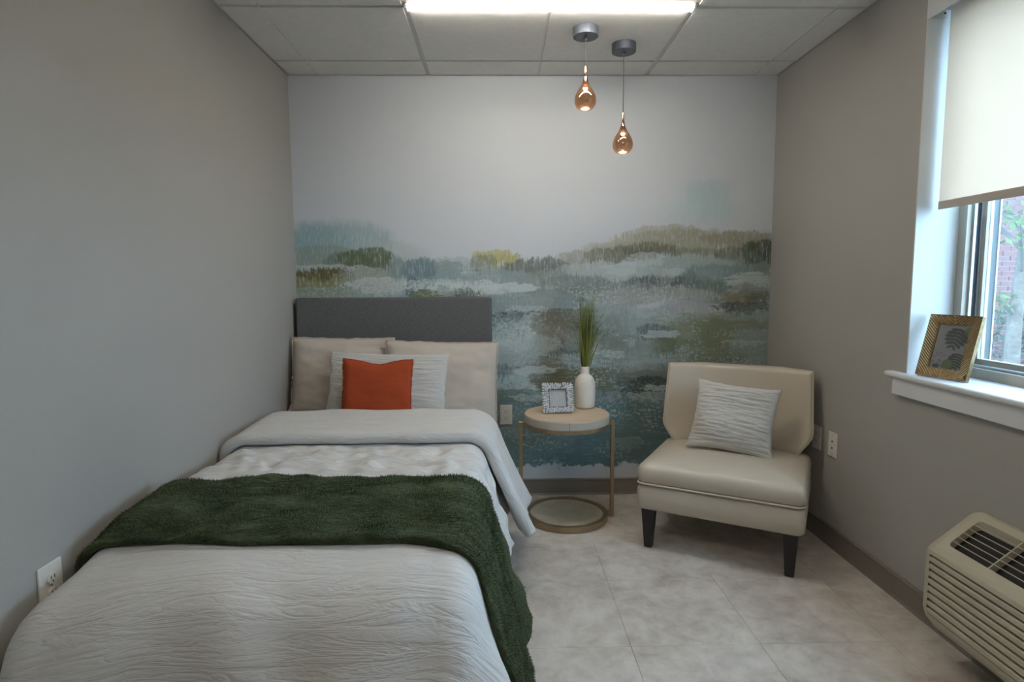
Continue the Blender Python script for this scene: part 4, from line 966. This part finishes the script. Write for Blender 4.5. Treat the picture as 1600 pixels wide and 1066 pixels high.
for z0, z1 in ((.002, GV-.001), (GH-GV+.001, GH-.002)):
    add_tube(bm, [(0, fy(0, z0+(z1-z0)*q/4)-.001, z0+(z1-z0)*q/4) for q in range(5)], .0016, 5)
o = obj('vein_relief', gt(bm), M['goldvein'], gd); o['kind'] = 'stuff'
PX0, PX1, PZ0, PZ1 = -GW/2+GB, GW/2-GB, GV, GH-GV
pc = obj('picture', gt(box(PX0, PX1, -.0005, .003, PZ0, PZ1)), M['artgrey'], gd)
def clipped(pts):   # keep outlines inside the mat opening
    return [(min(max(x, PX0), PX1), min(max(z, PZ0), PZ1)) for x, z in pts]
def flat_poly(pts, y, name, m, th=.0004):
    bm = bmesh.new(); f = bm.faces.new([bm.verts.new((x, y, z)) for x, z in clipped(pts)])
    r = bmesh.ops.extrude_face_region(bm, geom=[f]); bmesh.ops.translate(bm, vec=(0, th, 0), verts=[v_ for v_ in r['geom'] if isinstance(v_, bmesh.types.BMVert)])
    bmesh.ops.recalc_face_normals(bm, faces=bm.faces); return obj(name, gt(bm), m, pc)
def monstera(cx, cz, L, ang, name='leaf_print', m='artdark'):
    """lobed leaf: each lobe its own finger from the midrib"""
    ca, sa = math.cos(ang), math.sin(ang); bm = bmesh.new()
    def tr(u, v_): return clipped([(cx+ca*u-sa*v_, cz+sa*u+ca*v_)])[0]
    for s in (-1, 1):
        for i in range(6):
            t0 = i/6*.92; t1 = t0+.115; reach = (.42, .55, .58, .52, .40, .22)[i]*L; sw = -.18*L-.02*L*i
            base_ = [(0, -L*t0), (0, -L*t1)]; tip = [(s*reach*.75, -L*t1+sw*.5), (s*reach, -L*(t0+t1)/2+sw*.75+.02*L), (s*reach*.85, -L*t0+sw*.35)]
            pl_ = [base_[0], base_[1]]+tip
            f = bm.faces.new([bm.verts.new((tr(*q)[0], -.0009, tr(*q)[1])) for q in pl_])
    r = bmesh.ops.extrude_face_region(bm, geom=list(bm.faces)); bmesh.ops.translate(bm, vec=(0, .0004, 0), verts=[v_ for v_ in r['geom'] if isinstance(v_, bmesh.types.BMVert)])
    bmesh.ops.recalc_face_normals(bm, faces=bm.faces); bmesh.ops.dissolve_degenerate(bm, dist=1e-5, edges=bm.edges)
    return obj(name, gt(bm), M[m], pc)
monstera(.024, PZ1-.012, .080, R(-14)); monstera(.040, PZ0+.062, .062, R(-6)); monstera(.052, PZ1-.006, .034, R(20), 'leaf_print', 'artgreen')
flat_poly([(.006+.019*math.cos(a)*(1 if math.sin(a) < .8 else .8), PZ0+.016+.021*math.sin(a)) for a in [2*PI*i/18 for i in range(18)]], -.0014, 'leaf_print', M['artgreen'])
bm = bmesh.new(); rp = random.Random(9)
for i in range(70):      # small sprigs at the lower left of the print
    x = PX0+.004+rp.random()*.05; z = PZ0+.005+rp.random()**1.4*(.075-.6*(x-PX0)); a = rp.uniform(0, PI); l_ = rp.uniform(.003, .008)
    q = [(x, z), (x+l_*.5*math.cos(a+.4), z+l_*.5*math.sin(a+.4)), (x+l_*math.cos(a), z+l_*math.sin(a)), (x+l_*.5*math.cos(a-.4), z+l_*.5*math.sin(a-.4))]
    q = clipped(q); bm.faces.new([bm.verts.new((X, -.00085, Z)) for X, Z in q])
add_box(bm, PX0+.012, PX0+.034, -.0009, -.0005, PZ0, PZ0+.014)
obj('sprig_print', gt(bm), M['artdark'], pc)
bm = bmesh.new()
for (x0, x1, z) in ((-.048, -.032, .006), (-.024, -.010, .006), (-.040, -.018, .013)): add_box(bm, x0, x1, -.0008, -.0005, PZ1-z-.0008, PZ1-z)
for s in (-1, 1): add_tube(bm, [(-.028, -.0008, PZ1-.009), (-.028+s*.003, -.0008, PZ1-.004)], .0005, 4)
obj('small_print', gt(bm), M['artink'], pc)
obj('glass', gt(box(PX0, PX1, -.0034, -.0024, PZ0, PZ1)), M['picglass'], gd)
obj('backing', gt(box(-GW/2+.012, GW/2-.012, .0041, .008, .012, GH-.012)), M['bedbase'], gd)
bm = bmesh.new(); add_tube(bm, [(0, .054, .15), (0, .10, .005)], .005, 6); obj('easel_leg', bm, M['bedbase'], gd)

# ------------------------------------------------------------------ through-the-wall air conditioner
AY0, AL = -1.565, 1.07
ac = thing('air_conditioner', 'beige through-wall air conditioner with ribbed front under the window', 'air conditioner', (W, AY0, 0))
XFr, ZB, ZF, ZK = -.172, .118, .392, .508        # front face, underside, front top edge, rear top edge
def ac_prof(inset=0):
    return [(0, ZB+.012), (XFr+.03, ZB), (XFr+.006, ZB+.03), (XFr, ZB+.05), (XFr, ZF-.022), (XFr+.004, ZF-.008), (XFr+.014, ZF+.004), (-.026, ZK-.008), (-.014, ZK), (0, ZK)]
def top_z(x): return ZF+.004+(x-(XFr+.014))*((ZK-.008-ZF-.004)/(-.026-XFr-.014))
ang_t = math.atan2(ZK-.012-ZF, -.026-XFr-.014)
# cover: end caps, front band, top frame (open where the grille sits)
bm = bmesh.new(); pr = ac_prof(); n = len(pr)
def sect(y, k_):
    cx, cz = -.06, .31
    return [bm.verts.new((0 if x == 0 else cx+(x-cx)*k_, y, cz+(z-cz)*k_)) for x, z in pr]
S = [sect(0, .86), sect(-.006, .93), sect(-.018, .975), sect(-.034, 1.0), sect(-AL+.034, 1.0), sect(-AL+.018, .975), sect(-AL+.006, .93), sect(-AL, .86)]
GX0, GX1, GYA, GYB = XFr+.036, -.034, -.060, -AL+.06      # grille opening
for a, b in zip(S, S[1:]):
    mid = (a is S[3])
    for i in range(n-1):
        if mid and i in (3, 6): continue
        bm.faces.new((a[i], a[i+1], b[i+1], b[i]))
bm.faces.new(S[0]); bm.faces.new(S[-1][::-1])
# top strip with rounded rectangular hole
ya_, yb_ = -.034, -AL+.034; xa_, xb_ = pr[6][0], pr[7][0]
def tp3(x, y, dz=0): return (x, y, top_z(x)+dz)
rr = .016; hole = []
for (cx, cy, a0) in ((GX1-rr, GYA-rr, 0), (GX0+rr, GYA-rr, PI/2), (GX0+rr, GYB+rr, PI), (GX1-rr, GYB+rr, 3*PI/2)):
    for i in range(6):
        a = a0+PI/2*i/5; hole.append((cx+rr*math.cos(a), cy+rr*math.sin(a)))
outc = [(xb_, ya_), (xa_, ya_), (xa_, yb_), (xb_, yb_)]
hv = [bm.verts.new(tp3(*q)) for q in hole]; hv2 = [bm.verts.new(tp3(*q, -.03)) for q in hole]; ov = [bm.verts.new(tp3(*q)) for q in outc]
for q in range(4):
    seg_ = hv[q*6:(q+1)*6]
    for i in range(5): bm.faces.new((ov[q], seg_[i+1], seg_[i]))
    nx_ = hv[((q+1) % 4)*6]; bm.faces.new((ov[q], ov[(q+1) % 4], nx_, seg_[5]))
for i in range(24): bm.faces.new((hv[i], hv[(i+1) % 24], hv2[(i+1) % 24], hv2[i]))
bmesh.ops.remove_doubles(bm, verts=bm.verts, dist=1e-5); bmesh.ops.recalc_face_normals(bm, faces=bm.faces)
cov = obj('cover', bm, M['acwhite'], ac)
obj('interior', box(XFr+.022, -.012, -AL+.05, -.05, ZB+.03, ZF-.02), M['acdark'], ac)
bm = bmesh.new(); q = [(XFr+.024, top_z(XFr+.024)-.034), (-.02, top_z(-.02)-.034), (-.02, ZF-.02), (XFr+.024, ZF-.02-.01)]
a = [bm.verts.new((x, -.055, z)) for x, z in q]; b_ = [bm.verts.new((x, -AL+.055, z)) for x, z in q]
for i in range(4): bm.faces.new((a[i], a[(i+1) % 4], b_[(i+1) % 4], b_[i]))
bm.faces.new(a); bm.faces.new(b_[::-1]); bmesh.ops.recalc_face_normals(bm, faces=bm.faces); obj('discharge_tray', bm, M['acdark'], ac)
for i in range(1, 6):
    x = GX0+(GX1-GX0)*i/6; obj('grille_bar', box(x-.0013, x+.0013, GYB, GYA, top_z(x)-.004, top_z(x)-.001, .0006, 1), M['acwhite'], ac)
ncb = 5
for i in range(1, ncb+1):
    y = GYA+(GYB-GYA)*i/(ncb+1)
    bm = bmesh.new(); q = [(GX0, top_z(GX0)-.002), (GX1, top_z(GX1)-.002), (GX1, top_z(GX1)-.030), (GX0, top_z(GX0)-.030)]
    a = [bm.verts.new((x, y-.0022, z)) for x, z in q]; b_ = [bm.verts.new((x, y+.0022, z)) for x, z in q]
    for j in range(4): bm.faces.new((a[j], a[(j+1) % 4], b_[(j+1) % 4], b_[j]))
    bm.faces.new(a[::-1]); bm.faces.new(b_); bmesh.ops.recalc_face_normals(bm, faces=bm.faces); obj('grille_rib', bm, M['acwhite'], ac)
NLV = 8; lz0, lz1 = ZB+.05, ZF-.022; lp_ = None; stp = (lz1-lz0)/NLV
for i in range(NLV):
    z0 = i*stp
    if lp_ is None:
        bm = bmesh.new(); prof = [(.022, 0.0), (.003, .0), (.0005, .0012), (0, .003), (0, stp-.010), (.002, stp-.0075), (.022, stp-.0065)]
        a = [bm.verts.new((XFr+x, -.0335, z)) for x, z in prof]; b_ = [bm.verts.new((XFr+x, -AL+.0335, z)) for x, z in prof]; m_ = len(prof)
        for j in range(m_): bm.faces.new((a[j], a[(j+1) % m_], b_[(j+1) % m_], b_[j]))
        bm.faces.new(a[::-1]); bm.faces.new(b_); bmesh.ops.recalc_face_normals(bm, faces=bm.faces)
        lp_ = obj('louver', bm, M['acwhite'], ac, loc=(0, 0, lz0))
    else: dup(lp_, ac, (0, 0, lz0+z0))
obj('wall_sleeve', box(-.016, 0, -AL+.05, -.05, ZB+.02, ZK-.01), M['acwhite'], ac)

# ------------------------------------------------------------------ outdoors: brick wing, young tree, shrubs
GZ = -.25
struct('ground', box(XO+.25, 16, -8, 9, GZ-.1, GZ), M['soil'], 'shaded planting bed outside the window', 'ground')
bwl = thing('brick_wing', 'red brick wing of the building outside the window', 'brick wall', (8, 4.5, GZ))
obj('mortar_bed', box(-4.7, 5, .012, .3, 0, 5.2), M['mortar'], bwl)
BW_, BH_, BG = .203, .0575, .0102; bp = None; rest = bmesh.new(); cnt = 0
bproto = obj('brick', box(-BW_/2, BW_/2, -.004, .05, -BH_/2, BH_/2), M['brick'], bwl); first = True
rj = random.Random(2)
for r in range(int(5.2/(BH_+BG))):
    z = (r+.5)*(BH_+BG)
    for c in range(-22, 24):
        x = c*(BW_+BG)+(BW_+BG)/2*(r % 2); wx_, wz_ = x+8, z+GZ
        if not -4.6 < x < 4.9: continue
        if 7.68 < wx_ < 9.0 and .45 < wz_ < 2.45 and cnt < 290:
            cnt += 1; dy_ = rj.uniform(-.002, .002)
            if first: o = bproto; first = False
            else: o = dup(bproto, bwl)
            o.location = (x, dy_, z)
        else: add_box(rest, x-BW_/2, x+BW_/2, -.004, .05, z-BH_/2, z+BH_/2)
o = obj('brickwork', rest, M['brick'], bwl); o['kind'] = 'stuff'
# tree
tr_ = thing('young_tree', 'slender tree with pale bark and fresh leaves outside the window', 'tree', (5.56, 1.5, GZ))
def leafquad(bm, p, d, up, l_, w_):
    d = d.normalized(); s = d.cross(up)
    if s.length < 1e-3: s = Vector((1, 0, 0))
    s.normalize(); n_ = s.cross(d)
    q = [p, p+d*l_*.45+s*w_/2-n_*w_*.12, p+d*l_-n_*w_*.25, p+d*l_*.45-s*w_/2-n_*w_*.12]
    bm.faces.new([bm.verts.new(v_) for v_ in q])
trunk = [(-.03, 0, 0), (0, 0, .7), (.02, .02, 1.2), (.06, .02, 1.75), (.12, .03, 2.3), (.16, 0, 2.9), (.20, 0, 3.8)]
obj('trunk', tube(trunk, lambda t: .056*(1-t)**.8+.012, 12), M['bark'], tr_, True)
br_list = [((.05, .02, 1.55), (-.25, -.25, 2.05)), ((.08, .02, 1.9), (-.42, .1, 2.25)), ((.12, .03, 2.3), (-.35, -.3, 2.75)), ((.02, .02, 1.2), (-.42, -.1, 1.45)), ((.1, .03, 2.1), (.6, -.2, 2.6)), ((.05, .02, 1.6), (.55, .25, 1.95)), ((.16, 0, 2.9), (.0, .4, 3.5)), ((.16, 0, 2.9), (-.5, .2, 3.5)), ((.14, 0, 2.6), (.2, -.6, 3.1)), ((.06, .02, 1.75), (-.1, .5, 2.2))]
fol = bmesh.new(); rt = random.Random(11)
for a, b in br_list:
    a, b = Vector(a), Vector(b); mid = (a+b)/2+Vector((0, 0, .08)); pts = [a*(1-t)**2+mid*2*t*(1-t)+b*t*t for t in [i/8 for i in range(9)]]
    obj('branch', tube(pts, lambda t: .022*(1-t)+.004, 8), M['bark'], tr_, True)
    for i in range(52):
        t = rt.uniform(.3, 1.08); p = a*(1-t)**2+mid*2*t*(1-t)+b*t*t
        p = p+Vector((rt.gauss(0, .09), rt.gauss(0, .09), rt.gauss(.0, .05)))
        leafquad(fol, p, Vector((rt.gauss(0, 1)-.3, rt.gauss(0, 1), rt.gauss(-.25, .35))), Vector((rt.gauss(0, .3), rt.gauss(0, .3), 1)), rt.uniform(.07, .13), rt.uniform(.03, .055))
o = obj('foliage', fol, M['leaf'], tr_); o['kind'] = 'stuff'
# shrubs along the brick wing
def shrub(x, y, w_, h_, sd, label):
    t = thing('shrub', label, 'shrub', (x, y, GZ), 0, 'shrubs outside the window'); rs = random.Random(sd)
    bm = bmesh.new()
    for i in range(14):
        a = rs.uniform(0, 2*PI); r_ = rs.random()*w_*.35
        add_tube(bm, [(0.3*r_*math.cos(a), .3*r_*math.sin(a), 0), (r_*math.cos(a), r_*math.sin(a), h_*rs.uniform(.6, .95))], lambda t_: .010*(1-t_)+.003, 5)
    obj('stems', bm, M['bark'], t)
    bm = bmesh.new()
    for i in range(1500):
        a = rs.uniform(0, 2*PI); zz_ = rs.random()**.7; r_ = w_/2*math.sqrt(rs.random())*(1-.45*abs(zz_-.45)*1.6)
        leafquad(bm, Vector((r_*math.cos(a), r_*math.sin(a), h_*(.12+.88*zz_))), Vector((rs.gauss(0, 1), rs.gauss(0, 1), rs.gauss(.1, .5))), Vector((0, 0, 1)), rs.uniform(.05, .10), rs.uniform(.025, .045))
    o = obj('foliage', bm, M['shrub'], t); o['kind'] = 'stuff'
shrub(6.9, 3.3, 1.5, 1.15, 1, 'low green shrub against the brick beside the tree trunk')
shrub(8.4, 3.5, 1.6, 1.2, 2, 'low green shrub against the brick right of the tree trunk')
shrub(5.3, 3.2, 1.5, 1.1, 3, 'low green shrub seen at the window frame edge')
